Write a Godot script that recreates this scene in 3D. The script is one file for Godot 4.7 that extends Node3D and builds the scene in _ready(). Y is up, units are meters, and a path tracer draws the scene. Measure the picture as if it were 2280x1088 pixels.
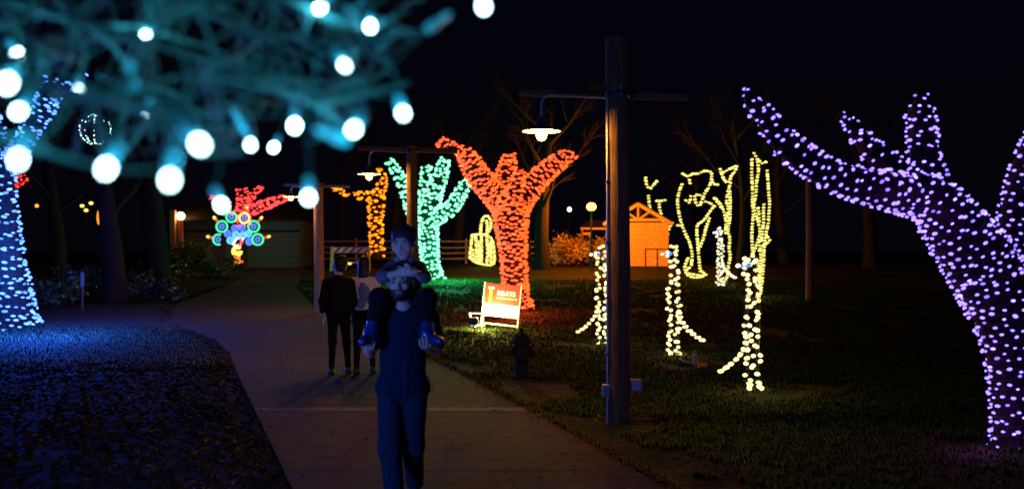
extends Node3D
# Night walk through a park of light-wrapped trees. Units are metres, y up, the walk runs away along -z.

const F := 2200.0          # focal length in photo pixels, used to turn measured positions into places
const EYE := 1.8
var rng := RandomNumberGenerator.new()

func _ready():
	setup_view()
	make_materials()
	build_setting()
	build_lamp_posts()
	build_lit_trees()
	build_sculptures()
	build_background()
	build_small_things()
	build_near_tree()
	build_people()

# ---------------------------------------------------------------- view and light
func setup_view():
	rng.seed = 7
	var cam := Camera3D.new()
	cam.name = "camera"
	cam.position = Vector3(0, EYE, 0)
	cam.rotation.x = atan(26.0 / F)
	var ca := CameraAttributesPhysical.new()
	ca.frustum_focal_length = 70.77
	ca.frustum_focus_distance = 14.0
	ca.frustum_near = 0.05
	ca.frustum_far = 600.0
	ca.exposure_aperture = 2.95
	cam.attributes = ca
	cam.fov = 27.78
	cam.near = 0.05
	cam.far = 600.0
	add_child(cam)
	var we := WorldEnvironment.new()
	we.name = "world_environment"
	var e := Environment.new()
	e.background_mode = Environment.BG_SKY
	var sm := ProceduralSkyMaterial.new()
	sm.sky_top_color = lin(0.0006, 0.0009, 0.0035)
	sm.sky_horizon_color = lin(0.0012, 0.0011, 0.0026)
	sm.ground_horizon_color = lin(0.0008, 0.0008, 0.0016)
	sm.ground_bottom_color = lin(0.0004, 0.0004, 0.0008)
	sm.sun_angle_max = 1.0
	var sky := Sky.new()
	sky.sky_material = sm
	e.sky = sky
	e.tonemap_mode = Environment.TONE_MAPPER_LINEAR
	e.tonemap_exposure = 1.0
	e.sdfgi_enabled = true
	e.ssao_enabled = true
	e.ssil_enabled = true
	we.environment = e
	add_child(we)

# ---------------------------------------------------------------- small helpers
func lin(r: float, g: float, b: float) -> Color:
	return Color(r, g, b).linear_to_srgb()

func W(x: float, y: float, d: float) -> Vector3:      # a place seen at photo pixel (x, y) and d metres ahead
	return Vector3((x - 1140.0) / F * d, EYE + (570.0 - y) / F * d, -d)

func rise(d: float) -> float:                         # height of the lawn d metres ahead
	var t := maxf(0.0, minf(d, 60.0) - 17.0)
	return 0.036 * t * t / (t + 4.0) + maxf(0.0, d - 60.0) * 0.004

func onground(x: float, d: float) -> Vector3:
	return Vector3(x, rise(d), -d)

func R(a: float, b: float) -> float:
	return rng.randf_range(a, b)

func thing(called: String, label: String, category: String, at := Vector3.ZERO, turn := 0.0, group := "") -> Node3D:
	var o := Node3D.new()
	o.name = called
	add_child(o, true)
	o.position = at
	o.rotation.y = turn
	tag(o, label, category, group)
	return o

func tag(o: Node, label: String, category: String, group := ""):
	o.set_meta("label", label)
	o.set_meta("category", category)
	if group: o.set_meta("group", group)

func put(called: String, mesh: Mesh, m: Material, parent: Node = self, at := Transform3D()) -> MeshInstance3D:
	var o := MeshInstance3D.new()
	o.name = called
	o.mesh = mesh
	o.material_override = m
	o.transform = at
	parent.add_child(o, true)
	return o

func struct(called: String, mesh: Mesh, m: Material) -> MeshInstance3D:
	var o := put(called, mesh, m)
	o.set_meta("kind", "structure")
	return o

func scatter(called: String, mesh: Mesh, m: Material, places: Array, parent: Node = self, tints := []) -> MultiMeshInstance3D:
	var mm := MultiMesh.new()
	mm.transform_format = MultiMesh.TRANSFORM_3D
	mm.use_colors = tints.size() > 0
	mm.mesh = mesh
	mm.instance_count = places.size()
	for i in places.size():
		mm.set_instance_transform(i, places[i])
		if tints.size() > 0: mm.set_instance_color(i, tints[i])
	var o := MultiMeshInstance3D.new()
	o.name = called
	o.multimesh = mm
	o.material_override = m
	o.set_meta("kind", "stuff")
	parent.add_child(o, true)
	return o

func omni(called: String, parent: Node, at: Vector3, c: Color, energy: float, size := 0.05, reach := 25.0) -> OmniLight3D:
	var l := OmniLight3D.new()
	l.name = called
	l.light_color = c
	l.light_energy = energy
	l.light_size = size
	l.omni_range = reach
	l.omni_attenuation = 2.0
	l.shadow_enabled = true
	parent.add_child(l, true)
	l.position = at
	return l

# ---------------------------------------------------------------- mesh builder
class MB:
	var v := PackedVector3Array()
	var n := PackedVector3Array()
	var uv := PackedVector2Array()
	var ix := PackedInt32Array()
	func vert(p: Vector3, nn: Vector3, t := Vector2.ZERO) -> int:
		v.append(p); n.append(nn); uv.append(t)
		return v.size() - 1
	func tri(a: int, b: int, c: int):          # counter-clockwise seen from outside
		ix.append(a); ix.append(c); ix.append(b)
	func quad(a: int, b: int, c: int, d: int):
		tri(a, b, c); tri(a, c, d)
	func face(a: Vector3, b: Vector3, c: Vector3, d: Vector3):
		var nn := (b - a).cross(c - a).normalized()
		quad(vert(a, nn, Vector2(0, 1)), vert(b, nn, Vector2(1, 1)), vert(c, nn, Vector2(1, 0)), vert(d, nn, Vector2(0, 0)))
	func face3(a: Vector3, b: Vector3, c: Vector3):
		var nn := (b - a).cross(c - a).normalized()
		tri(vert(a, nn), vert(b, nn), vert(c, nn))
	func tube(pts: Array, rad: Array, sides := 8, caps := true, rough := 0.0, seed_ := 0):
		var t: Vector3 = (pts[1] - pts[0]).normalized()
		var u := t.cross(Vector3(0.13, 0.31, 0.94)).normalized()
		if absf(t.dot(Vector3(0.13, 0.31, 0.94))) > 0.95: u = t.cross(Vector3.RIGHT).normalized()
		var first := v.size()
		var nz := FastNoiseLite.new()
		nz.seed = seed_
		nz.frequency = 2.2
		var run := 0.0
		for i in pts.size():
			var tt: Vector3
			if i == 0: tt = pts[1] - pts[0]
			elif i == pts.size() - 1: tt = pts[i] - pts[i - 1]
			else: tt = pts[i + 1] - pts[i - 1]
			tt = tt.normalized()
			u = (u - tt * u.dot(tt)).normalized()
			var w := tt.cross(u)
			if i > 0: run += (pts[i] - pts[i - 1]).length()
			for j in sides + 1:
				var a := TAU * j / sides
				var dir := u * cos(a) + w * sin(a)
				var r: float = rad[i]
				if rough > 0.0: r *= 1.0 + rough * nz.get_noise_3d(cos(a) * 0.6, sin(a) * 0.6, run * 1.4 + seed_)
				vert(pts[i] + dir * r, dir, Vector2(float(j) / sides, run))
		for i in pts.size() - 1:
			for j in sides:
				var a := first + i * (sides + 1) + j
				quad(a, a + 1, a + sides + 2, a + sides + 1)
		if caps:
			for e in [0, pts.size() - 1]:
				var nn: Vector3 = (pts[0] - pts[1]).normalized() if e == 0 else (pts[e] - pts[e - 1]).normalized()
				var c := vert(pts[e], nn)
				var ring := []
				for j in sides + 1:
					ring.append(vert(v[first + e * (sides + 1) + j], nn))
				for j in sides:
					if e == 0: tri(c, ring[j + 1], ring[j])
					else: tri(c, ring[j], ring[j + 1])
	func box(c: Vector3, s: Vector3, b := Basis(), bev := 0.0):
		var h := s / 2.0
		var e := minf(bev, minf(h.x, minf(h.y, h.z)) * 0.9)
		var P := func(x, y, z, k):
			var q := Vector3(x * h.x, y * h.y, z * h.z)
			if k != 0: q.x -= x * e
			if k != 1: q.y -= y * e
			if k != 2: q.z -= z * e
			return c + b * q
		for k in 3:
			for s1 in [-1, 1]:
				var q := []
				for o in [[-1, -1], [1, -1], [1, 1], [-1, 1]]:
					var w := [0, 0, 0]
					w[k] = s1
					w[(k + 1) % 3] = o[0] * s1
					w[(k + 2) % 3] = o[1]
					q.append(P.call(w[0], w[1], w[2], k))
				face(q[0], q[1], q[2], q[3])
		if e > 0.0:
			for k in 3:
				for s1 in [-1, 1]:
					for s2 in [-1, 1]:
						var a := [0, 0, 0]
						a[(k + 1) % 3] = s1
						a[(k + 2) % 3] = s2
						var lo := a.duplicate(); lo[k] = -1
						var hi := a.duplicate(); hi[k] = 1
						var k1 := (k + 1) % 3
						var k2 := (k + 2) % 3
						var p0 = P.call(lo[0], lo[1], lo[2], k1); var p1 = P.call(lo[0], lo[1], lo[2], k2)
						var p2 = P.call(hi[0], hi[1], hi[2], k2); var p3 = P.call(hi[0], hi[1], hi[2], k1)
						if s1 * s2 > 0: face(p0, p1, p2, p3)
						else: face(p3, p2, p1, p0)
			for x in [-1, 1]:
				for y in [-1, 1]:
					for z in [-1, 1]:
						var p0 = P.call(x, y, z, 0); var p1 = P.call(x, y, z, 1); var p2 = P.call(x, y, z, 2)
						if x * y * z > 0: face3(p0, p1, p2)
						else: face3(p0, p2, p1)
	func bar(a: Vector3, b: Vector3, w: float, h: float, bev := 0.004):    # a squared beam from a to b, w across, h deep
		var t := (b - a).normalized()
		var side := t.cross(Vector3.UP)
		if side.length() < 0.05: side = Vector3.RIGHT
		side = side.normalized()
		var up := side.cross(t).normalized()
		box((a + b) / 2.0, Vector3(w, h, (b - a).length()), Basis(side, up, -t), bev)
	func lathe(prof: Array, sides := 20, at := Vector3.ZERO, b := Basis()):  # profile from bottom to top as Vector2(radius, height)
		for i in prof.size() - 1:
			var p: Vector2 = prof[i]
			var q: Vector2 = prof[i + 1]
			var nn := Vector2(q.y - p.y, p.x - q.x).normalized()
			var f := v.size()
			for j in sides + 1:
				var a := TAU * j / sides
				var d := Vector3(sin(a), 0, cos(a))
				var nrm := (b * (d * nn.x + Vector3.UP * nn.y)).normalized()
				vert(at + b * (d * p.x + Vector3.UP * p.y), nrm)
				vert(at + b * (d * q.x + Vector3.UP * q.y), nrm)
			for j in sides:
				quad(f + j * 2, f + j * 2 + 2, f + j * 2 + 3, f + j * 2 + 1)
	func ball(c: Vector3, r: Vector3, lo := 10, la := 6, b := Basis()):
		var f := v.size()
		for i in la + 1:
			var th := PI * i / la - PI / 2
			for j in lo + 1:
				var a := TAU * j / lo
				var d := Vector3(cos(th) * sin(a), sin(th), cos(th) * cos(a))
				vert(c + b * (d * r), (b * (d / r)).normalized())
		for i in la:
			for j in lo:
				var a := f + i * (lo + 1) + j
				if i > 0: tri(a, a + 1, a + lo + 1)
				if i < la - 1: tri(a + 1, a + lo + 2, a + lo + 1)
	func ring(c: Vector3, r: float, t: float, b := Basis(), seg := 20, from := 0.0, to := TAU):
		var pts := []
		var rad := []
		for i in seg + 1:
			var a := from + (to - from) * i / seg
			pts.append(c + b * Vector3(cos(a) * r, sin(a) * r, 0))
			rad.append(t)
		tube(pts, rad, 6, to - from < TAU - 0.01)
	func mesh() -> ArrayMesh:
		var a := []
		a.resize(Mesh.ARRAY_MAX)
		a[Mesh.ARRAY_VERTEX] = v
		a[Mesh.ARRAY_NORMAL] = n
		a[Mesh.ARRAY_TEX_UV] = uv
		a[Mesh.ARRAY_INDEX] = ix
		var m := ArrayMesh.new()
		m.add_surface_from_arrays(Mesh.PRIMITIVE_TRIANGLES, a)
		return m

# ---------------------------------------------------------------- smooth bodies: distance field and surface nets
class Sdf:
	var prims := []
	func cap(a: Vector3, b: Vector3, ra: float, rb: float, k := 0.03):
		prims.append([0, a, b, ra, rb, k])
	func chain(p: Array, r: Array, k := 0.03):
		for i in p.size() - 1: cap(p[i], p[i + 1], r[i], r[i + 1], k)
	func ell(c: Vector3, r: Vector3, b := Basis(), k := 0.02):
		prims.append([1, c, r, b.inverse(), 0.0, k])
	func cut(c: Vector3, r: Vector3, b := Basis(), k := 0.01):
		prims.append([2, c, r, b.inverse(), 0.0, k])
	func plane(p: Vector3, nn: Vector3):       # keeps what lies behind the plane
		prims.append([3, p, nn.normalized()])
	func mesh_into(mb: MB, cell: float):
		var lo := Vector3.ONE * 1e9
		var hi := -Vector3.ONE * 1e9
		for p in prims:
			if p[0] == 0:
				var r: float = maxf(p[3], p[4])
				lo = lo.min(p[1] - Vector3.ONE * r).min(p[2] - Vector3.ONE * r)
				hi = hi.max(p[1] + Vector3.ONE * r).max(p[2] + Vector3.ONE * r)
			elif p[0] == 1:
				var r: float = maxf(p[2].x, maxf(p[2].y, p[2].z))
				lo = lo.min(p[1] - Vector3.ONE * r)
				hi = hi.max(p[1] + Vector3.ONE * r)
		lo -= Vector3.ONE * cell * 3.0
		hi += Vector3.ONE * cell * 3.0
		var nx := int((hi.x - lo.x) / cell) + 1
		var ny := int((hi.y - lo.y) / cell) + 1
		var nz := int((hi.z - lo.z) / cell) + 1
		var g := PackedFloat32Array()
		g.resize(nx * ny * nz)
		g.fill(1.0)
		for p in prims:
			var kind: int = p[0]
			var l2 := lo
			var h2 := hi
			if kind == 0:
				var m: float = maxf(p[3], p[4]) + p[5] + cell * 2.0
				l2 = p[1].min(p[2]) - Vector3.ONE * m
				h2 = p[1].max(p[2]) + Vector3.ONE * m
			elif kind < 3:
				var m: float = maxf(p[2].x, maxf(p[2].y, p[2].z)) + p[5] + cell * 2.0
				l2 = p[1] - Vector3.ONE * m
				h2 = p[1] + Vector3.ONE * m
			var i0 := clampi(int((l2.x - lo.x) / cell), 0, nx)
			var i1 := clampi(int((h2.x - lo.x) / cell) + 1, 0, nx)
			var j0 := clampi(int((l2.y - lo.y) / cell), 0, ny)
			var j1 := clampi(int((h2.y - lo.y) / cell) + 1, 0, ny)
			var k0 := clampi(int((l2.z - lo.z) / cell), 0, nz)
			var k1 := clampi(int((h2.z - lo.z) / cell) + 1, 0, nz)
			var a: Vector3 = p[1]
			var ba := Vector3.ZERO
			var bb := 1.0
			var ra := 0.0
			var dr := 0.0
			var kk := 0.01
			var er := Vector3.ONE
			var inv := Basis()
			if kind == 0:
				ba = p[2] - p[1]
				bb = maxf(ba.dot(ba), 1e-9)
				ra = p[3]
				dr = p[4] - p[3]
				kk = p[5]
			elif kind < 3:
				er = p[2]
				inv = p[3]
				kk = p[5]
			for k in range(k0, k1):
				for j in range(j0, j1):
					var at := (k * ny + j) * nx
					for i in range(i0, i1):
						var q := lo + Vector3(i, j, k) * cell
						var d: float
						if kind == 0:
							var pa := q - a
							var h := clampf(pa.dot(ba) / bb, 0.0, 1.0)
							d = (pa - ba * h).length() - ra - dr * h
						elif kind == 3:
							d = (q - a).dot(p[2])
							if d > g[at + i]: g[at + i] = d
							continue
						else:
							var e := (inv * (q - a)) / er
							var e0 := e.length()
							d = e0 * (e0 - 1.0) / maxf((e / er).length(), 1e-6)
						var old := g[at + i]
						if kind == 2:
							d = -d
							var h2_ := maxf(kk - absf(old - d), 0.0) / kk
							g[at + i] = maxf(old, d) + h2_ * h2_ * kk * 0.25
						else:
							var h_ := maxf(kk - absf(old - d), 0.0) / kk
							g[at + i] = minf(old, d) - h_ * h_ * kk * 0.25
		var ids := PackedInt32Array()
		ids.resize(nx * ny * nz)
		ids.fill(-1)
		var sy := nx
		var sz := nx * ny
		var off := [0, 1, sy, sy + 1, sz, sz + 1, sz + sy, sz + sy + 1]
		var cor := []
		for c in 8: cor.append(Vector3(c & 1, (c >> 1) & 1, c >> 2))
		var ed := [[0, 1], [2, 3], [4, 5], [6, 7], [0, 2], [1, 3], [4, 6], [5, 7], [0, 4], [1, 5], [2, 6], [3, 7]]
		for k in nz - 1:
			for j in ny - 1:
				var at := k * sz + j * sy
				for i in nx - 1:
					var s := at + i
					var g0 := g[s]
					if g0 > cell * 2.5 or g0 < -cell * 2.5: continue
					var neg := 0
					for c in 8:
						if g[s + off[c]] < 0.0: neg += 1
					if neg == 0 or neg == 8: continue
					var sum := Vector3.ZERO
					var cnt := 0
					for e in ed:
						var da := g[s + off[e[0]]]
						var db := g[s + off[e[1]]]
						if (da < 0.0) != (db < 0.0):
							sum += cor[e[0]].lerp(cor[e[1]], da / (da - db))
							cnt += 1
					var gr := Vector3(g[s + 1] + g[s + sy + 1] + g[s + sz + 1] + g[s + sz + sy + 1] - g0 - g[s + sy] - g[s + sz] - g[s + sz + sy],
						g[s + sy] + g[s + sy + 1] + g[s + sz + sy] + g[s + sz + sy + 1] - g0 - g[s + 1] - g[s + sz] - g[s + sz + 1],
						g[s + sz] + g[s + sz + 1] + g[s + sz + sy] + g[s + sz + sy + 1] - g0 - g[s + 1] - g[s + sy] - g[s + sy + 1])
					var pos := lo + (Vector3(i, j, k) + sum / cnt) * cell
					ids[s] = mb.vert(pos, gr.normalized(), Vector2(pos.x, pos.y))
		for k in range(1, nz - 1):
			for j in range(1, ny - 1):
				var at := k * sz + j * sy
				for i in range(1, nx - 1):
					var s := at + i
					if ids[s] < 0: continue
					var in0 := g[s] < 0.0
					if in0 != (g[s + 1] < 0.0):
						quad(mb, ids[s], ids[s - sy], ids[s - sy - sz], ids[s - sz], in0)
					if in0 != (g[s + sy] < 0.0):
						quad(mb, ids[s], ids[s - sz], ids[s - sz - 1], ids[s - 1], in0)
					if in0 != (g[s + sz] < 0.0):
						quad(mb, ids[s], ids[s - 1], ids[s - 1 - sy], ids[s - sy], in0)
	func quad(mb: MB, a: int, b: int, c: int, d: int, fwd: bool):
		if a < 0 or b < 0 or c < 0 or d < 0: return
		if fwd: mb.quad(a, b, c, d)
		else: mb.quad(d, c, b, a)
	func mesh(cell: float) -> ArrayMesh:
		var mb := MB.new()
		mesh_into(mb, cell)
		return mb.mesh()

# ---------------------------------------------------------------- materials
var M := {}

func noise_tex(freq: float, seed_: int, stops: Array, size := 512, fractal := 4, kind := FastNoiseLite.TYPE_SIMPLEX_SMOOTH) -> NoiseTexture2D:
	var n := FastNoiseLite.new()
	n.noise_type = kind
	n.seed = seed_
	n.frequency = freq
	n.fractal_octaves = fractal
	var t := NoiseTexture2D.new()
	t.width = size
	t.height = size
	t.seamless = true
	t.noise = n
	var gr := Gradient.new()
	var off := PackedFloat32Array()
	var col := PackedColorArray()
	for s in stops:
		off.append(s[0])
		col.append(s[1])
	gr.offsets = off
	gr.colors = col
	t.color_ramp = gr
	return t

func surf(called: String, tex: Texture2D, scale: Vector3, rough := 0.85, height: Texture2D = null, hs := 0.0) -> StandardMaterial3D:
	var m := StandardMaterial3D.new()
	m.resource_name = called
	m.albedo_texture = tex
	m.roughness = rough
	m.metallic_specular = 0.16 if rough > 0.7 else 0.4
	m.uv1_triplanar = true
	m.uv1_world_triplanar = true
	m.uv1_scale = scale
	if height:
		m.heightmap_enabled = true
		m.heightmap_texture = height
		m.heightmap_scale = hs
	return m

func plain(called: String, c: Color, rough := 0.6, metal := 0.0) -> StandardMaterial3D:
	var m := StandardMaterial3D.new()
	m.resource_name = called
	m.albedo_color = c
	m.roughness = rough
	m.metallic = metal
	return m

func glow(called: String, r: float, g: float, b: float) -> StandardMaterial3D:
	var k := maxf(r, maxf(g, b))
	var m := StandardMaterial3D.new()
	m.resource_name = called
	m.albedo_color = Color(0.3, 0.3, 0.3)
	m.roughness = 0.4
	m.emission_enabled = true
	m.emission = lin(r / k, g / k, b / k)
	m.emission_energy_multiplier = k
	return m

func glows(called: String, r: float, g: float, b: float) -> Array:   # bulbs of one string are not all equally bright
	return [glow(called, r, g, b), glow(called, r * 0.62, g * 0.6, b * 0.62), glow(called, r * 1.5, g * 1.55, b * 1.4)]

func make_materials():
	var grey := noise_tex(0.02, 3, [[0.0, Color(0, 0, 0)], [1.0, Color(1, 1, 1)]])
	var fine := noise_tex(0.09, 5, [[0.0, Color(0, 0, 0)], [1.0, Color(1, 1, 1)]])
	M.lawn = surf("lawn", noise_tex(0.012, 11, [[0.0, lin(0.006, 0.01, 0.003)], [0.42, lin(0.011, 0.017, 0.005)], [0.6, lin(0.018, 0.016, 0.007)], [1.0, lin(0.042, 0.026, 0.012)]]), Vector3.ONE * 0.21, 0.95, fine, 3.0)
	M.mulch = surf("mulch", noise_tex(0.05, 12, [[0.0, lin(0.004, 0.003, 0.0022)], [0.5, lin(0.01, 0.0075, 0.0055)], [1.0, lin(0.024, 0.018, 0.013)]]), Vector3.ONE * 0.8, 0.95, fine, 3.0)
	M.concrete = surf("concrete", noise_tex(0.014, 13, [[0.0, lin(0.018, 0.0128, 0.0125)], [0.4, lin(0.036, 0.026, 0.0265)], [0.55, lin(0.046, 0.034, 0.034)], [0.7, lin(0.033, 0.0238, 0.0245)], [1.0, lin(0.075, 0.058, 0.058)]], 512, 6), Vector3.ONE * 0.33, 0.88, fine, 0.5)
	M.concrete_pale = surf("pale concrete", noise_tex(0.03, 14, [[0.0, lin(0.06, 0.048, 0.045)], [1.0, lin(0.13, 0.11, 0.1)]], 256, 5), Vector3.ONE * 0.5, 0.85, fine, 0.4)
	M.bark = surf("bark", noise_tex(0.03, 15, [[0.0, lin(0.008, 0.006, 0.005)], [0.5, lin(0.02, 0.016, 0.013)], [1.0, lin(0.05, 0.041, 0.034)]]), Vector3(2.2, 0.5, 2.2), 0.95, grey, 4.0)
	M.post_wood = surf("weathered pole wood", noise_tex(0.03, 16, [[0.0, lin(0.035, 0.02, 0.008)], [0.45, lin(0.13, 0.075, 0.03)], [0.75, lin(0.2, 0.12, 0.05)], [1.0, lin(0.3, 0.19, 0.09)]], 512, 5), Vector3(6.0, 0.22, 6.0), 0.85, grey, 0.8)
	M.rail_wood = surf("rail wood", noise_tex(0.03, 17, [[0.0, lin(0.08, 0.06, 0.045)], [1.0, lin(0.28, 0.2, 0.15)]], 256), Vector3(0.4, 4.0, 4.0), 0.9)
	M.plank = surf("painted plank", noise_tex(0.03, 18, [[0.0, lin(0.5, 0.28, 0.05)], [1.0, lin(0.64, 0.38, 0.08)]], 256), Vector3(0.4, 4.0, 4.0), 0.8)
	M.plank_grey = surf("grey plank", noise_tex(0.03, 19, [[0.0, lin(0.05, 0.045, 0.035)], [1.0, lin(0.15, 0.135, 0.105)]], 256), Vector3(0.4, 4.0, 4.0), 0.85)
	M.shingle = surf("shingle", noise_tex(0.06, 20, [[0.0, lin(0.012, 0.011, 0.01)], [1.0, lin(0.035, 0.03, 0.027)]], 256), Vector3.ONE * 1.5, 0.95)
	M.twig = surf("twig bark", noise_tex(0.05, 21, [[0.0, lin(0.045, 0.04, 0.033)], [1.0, lin(0.17, 0.15, 0.125)]], 256), Vector3.ONE * 12.0, 0.75)
	M.leaf = StandardMaterial3D.new()
	M.leaf.resource_name = "leaf"
	M.leaf.vertex_color_use_as_albedo = true
	M.leaf.roughness = 0.8
	M.leaf.metallic_specular = 0.2
	M.shiny_leaf = StandardMaterial3D.new()
	M.shiny_leaf.resource_name = "fallen leaf"
	M.shiny_leaf.vertex_color_use_as_albedo = true
	M.shiny_leaf.roughness = 0.6
	M.shiny_leaf.metallic_specular = 0.3
	M.dark_metal = plain("dark metal", lin(0.03, 0.03, 0.032), 0.5, 0.6)
	M.grey_metal = plain("galvanised metal", lin(0.3, 0.3, 0.31), 0.45, 0.7)
	M.grey_box = plain("grey plastic", lin(0.4, 0.4, 0.42), 0.5)
	M.black = plain("black paint", lin(0.012, 0.012, 0.013), 0.45)
	M.wire = plain("green cable", lin(0.008, 0.014, 0.009), 0.6)
	M.enamel = plain("white enamel", lin(0.74, 0.68, 0.56), 0.35)
	M.shade_top = plain("dark enamel", lin(0.03, 0.035, 0.03), 0.35)
	M.hydrant = surf("hydrant paint", noise_tex(0.03, 22, [[0.0, lin(0.008, 0.008, 0.01)], [0.7, lin(0.014, 0.013, 0.015)], [1.0, lin(0.03, 0.02, 0.016)]], 256), Vector3.ONE * 2.0, 0.75)

# ---------------------------------------------------------------- the ground, the walk and what grows on it
const LEFT := [[-8, 3.54], [2, 0.19], [7.64, -1.7], [11.3, -2.93], [14.7, -4.07], [18, -5.15], [20.3, -6.1], [22.2, -7.2], [24, -8.3], [29, -10.0], [38, -11.0], [47, -12.4], [58, -14.5]]
const RIGHT := [[-8, 5.35], [2, 2.68], [7.64, 1.18], [9.54, 0.69], [12, 0.05], [15.8, -1.0], [20, -2.4], [24.5, -4.1], [29, -5.8], [38, -8.3], [47, -10.0], [58, -12.0]]

func edge(t: Array, d: float) -> float:
	for i in t.size() - 1:
		if d <= t[i + 1][0]:
			var f: float = (d - t[i][0]) / (t[i + 1][0] - t[i][0])
			return lerpf(t[i][1], t[i + 1][1], f)
	return t[-1][1]

func sheet(rows: Array, lift: float, skirt := 0.0) -> ArrayMesh:   # rows of [d, x from, x to, pieces]
	var mb := MB.new()
	var cols: int = rows[0][3]
	for r in rows:
		for c in cols + 1:
			var x: float = lerpf(r[1], r[2], float(c) / cols)
			var e := 0.1
			var slope := (rise(r[0] + e) - rise(r[0] - e)) / (2 * e)
			mb.vert(Vector3(x, rise(r[0]) + lift, -r[0]), Vector3(0, 1, slope).normalized(), Vector2(x, r[0]))
	for i in rows.size() - 1:
		for c in cols:
			var a := i * (cols + 1) + c
			mb.quad(a, a + 1, a + cols + 2, a + cols + 1)
	if skirt > 0.0:
		var last := (rows.size() - 1) * (cols + 1)
		var lines := []
		var l1 := []; var l2 := []; var l3 := []; var l4 := []
		for c in cols + 1:
			l1.append(c); l3.append(last + cols - c)
		for i in rows.size():
			l2.append(i * (cols + 1) + cols); l4.append((rows.size() - 1 - i) * (cols + 1))
		lines = [l1, l2, l3, l4]
		for l in lines:
			for i in l.size() - 1:
				var p: Vector3 = mb.v[l[i]]
				var q: Vector3 = mb.v[l[i + 1]]
				var dn := Vector3(0, skirt, 0)
				mb.face(p - dn, q - dn, q, p)
	return mb.mesh()

func build_setting():
	var rows := []
	for d in [-40, -12, -6, -2, 1, 3, 5, 7, 9, 11, 13, 15, 17, 18, 19, 20, 21, 22, 23, 24, 25, 26, 27, 28, 29, 30, 32, 34, 36, 38, 40, 43, 46, 49, 52, 55, 58, 60, 64, 70, 80, 100, 140, 200, 300, 420]:
		rows.append([float(d), -260.0, 260.0, 24])
	struct("lawn_ground", sheet(rows, 0.0), M.lawn)
	# planting bed left of the walk
	rows = []
	for i in 32:
		var d := -8.0 + i * 1.0
		var x := edge(LEFT, d) - 0.02
		if d > 18.0: x = edge(LEFT, d) - 0.4
		rows.append([d, -22.0, x, 6])
	struct("planting_bed_ground", sheet(rows.slice(0, 24), 0.004), M.mulch)
	# the walk: cast slabs with open joints and one pale strip across
	var walk := Node3D.new()
	walk.name = "path"
	add_child(walk, true)
	walk.set_meta("kind", "structure")
	var joints := [-8.0, -4.6, -1.4, 1.8, 5.0, 8.2, 11.32, 11.62, 14.8, 18.0, 21.2, 24.4, 27.6, 30.8, 34.0, 38.0, 42.0, 46.5, 51.0, 57.0]
	for i in joints.size() - 1:
		rows = []
		var a: float = joints[i] + 0.008
		var b: float = joints[i + 1] - 0.008
		var steps := 5 if b - a > 1.0 else 1
		for k in steps + 1:
			var d := lerpf(a, b, float(k) / steps)
			rows.append([d, edge(LEFT, d), edge(RIGHT, d), 4])
		var pale := absf(a - 11.328) < 0.01
		put("pale_joint_strip" if pale else "slab", sheet(rows, 0.028 if pale else 0.025, 0.06), M.concrete_pale if pale else M.concrete, walk)
	rows = []
	for k in 7:
		var f := k / 6.0
		rows.append([lerpf(22.6, 29.5, f), -26.0, edge(LEFT, lerpf(22.6, 29.5, f)) - 0.008, 6])
	put("slab", sheet(rows, 0.024, 0.06), M.concrete, walk)
	grass_and_leaves()

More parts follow.
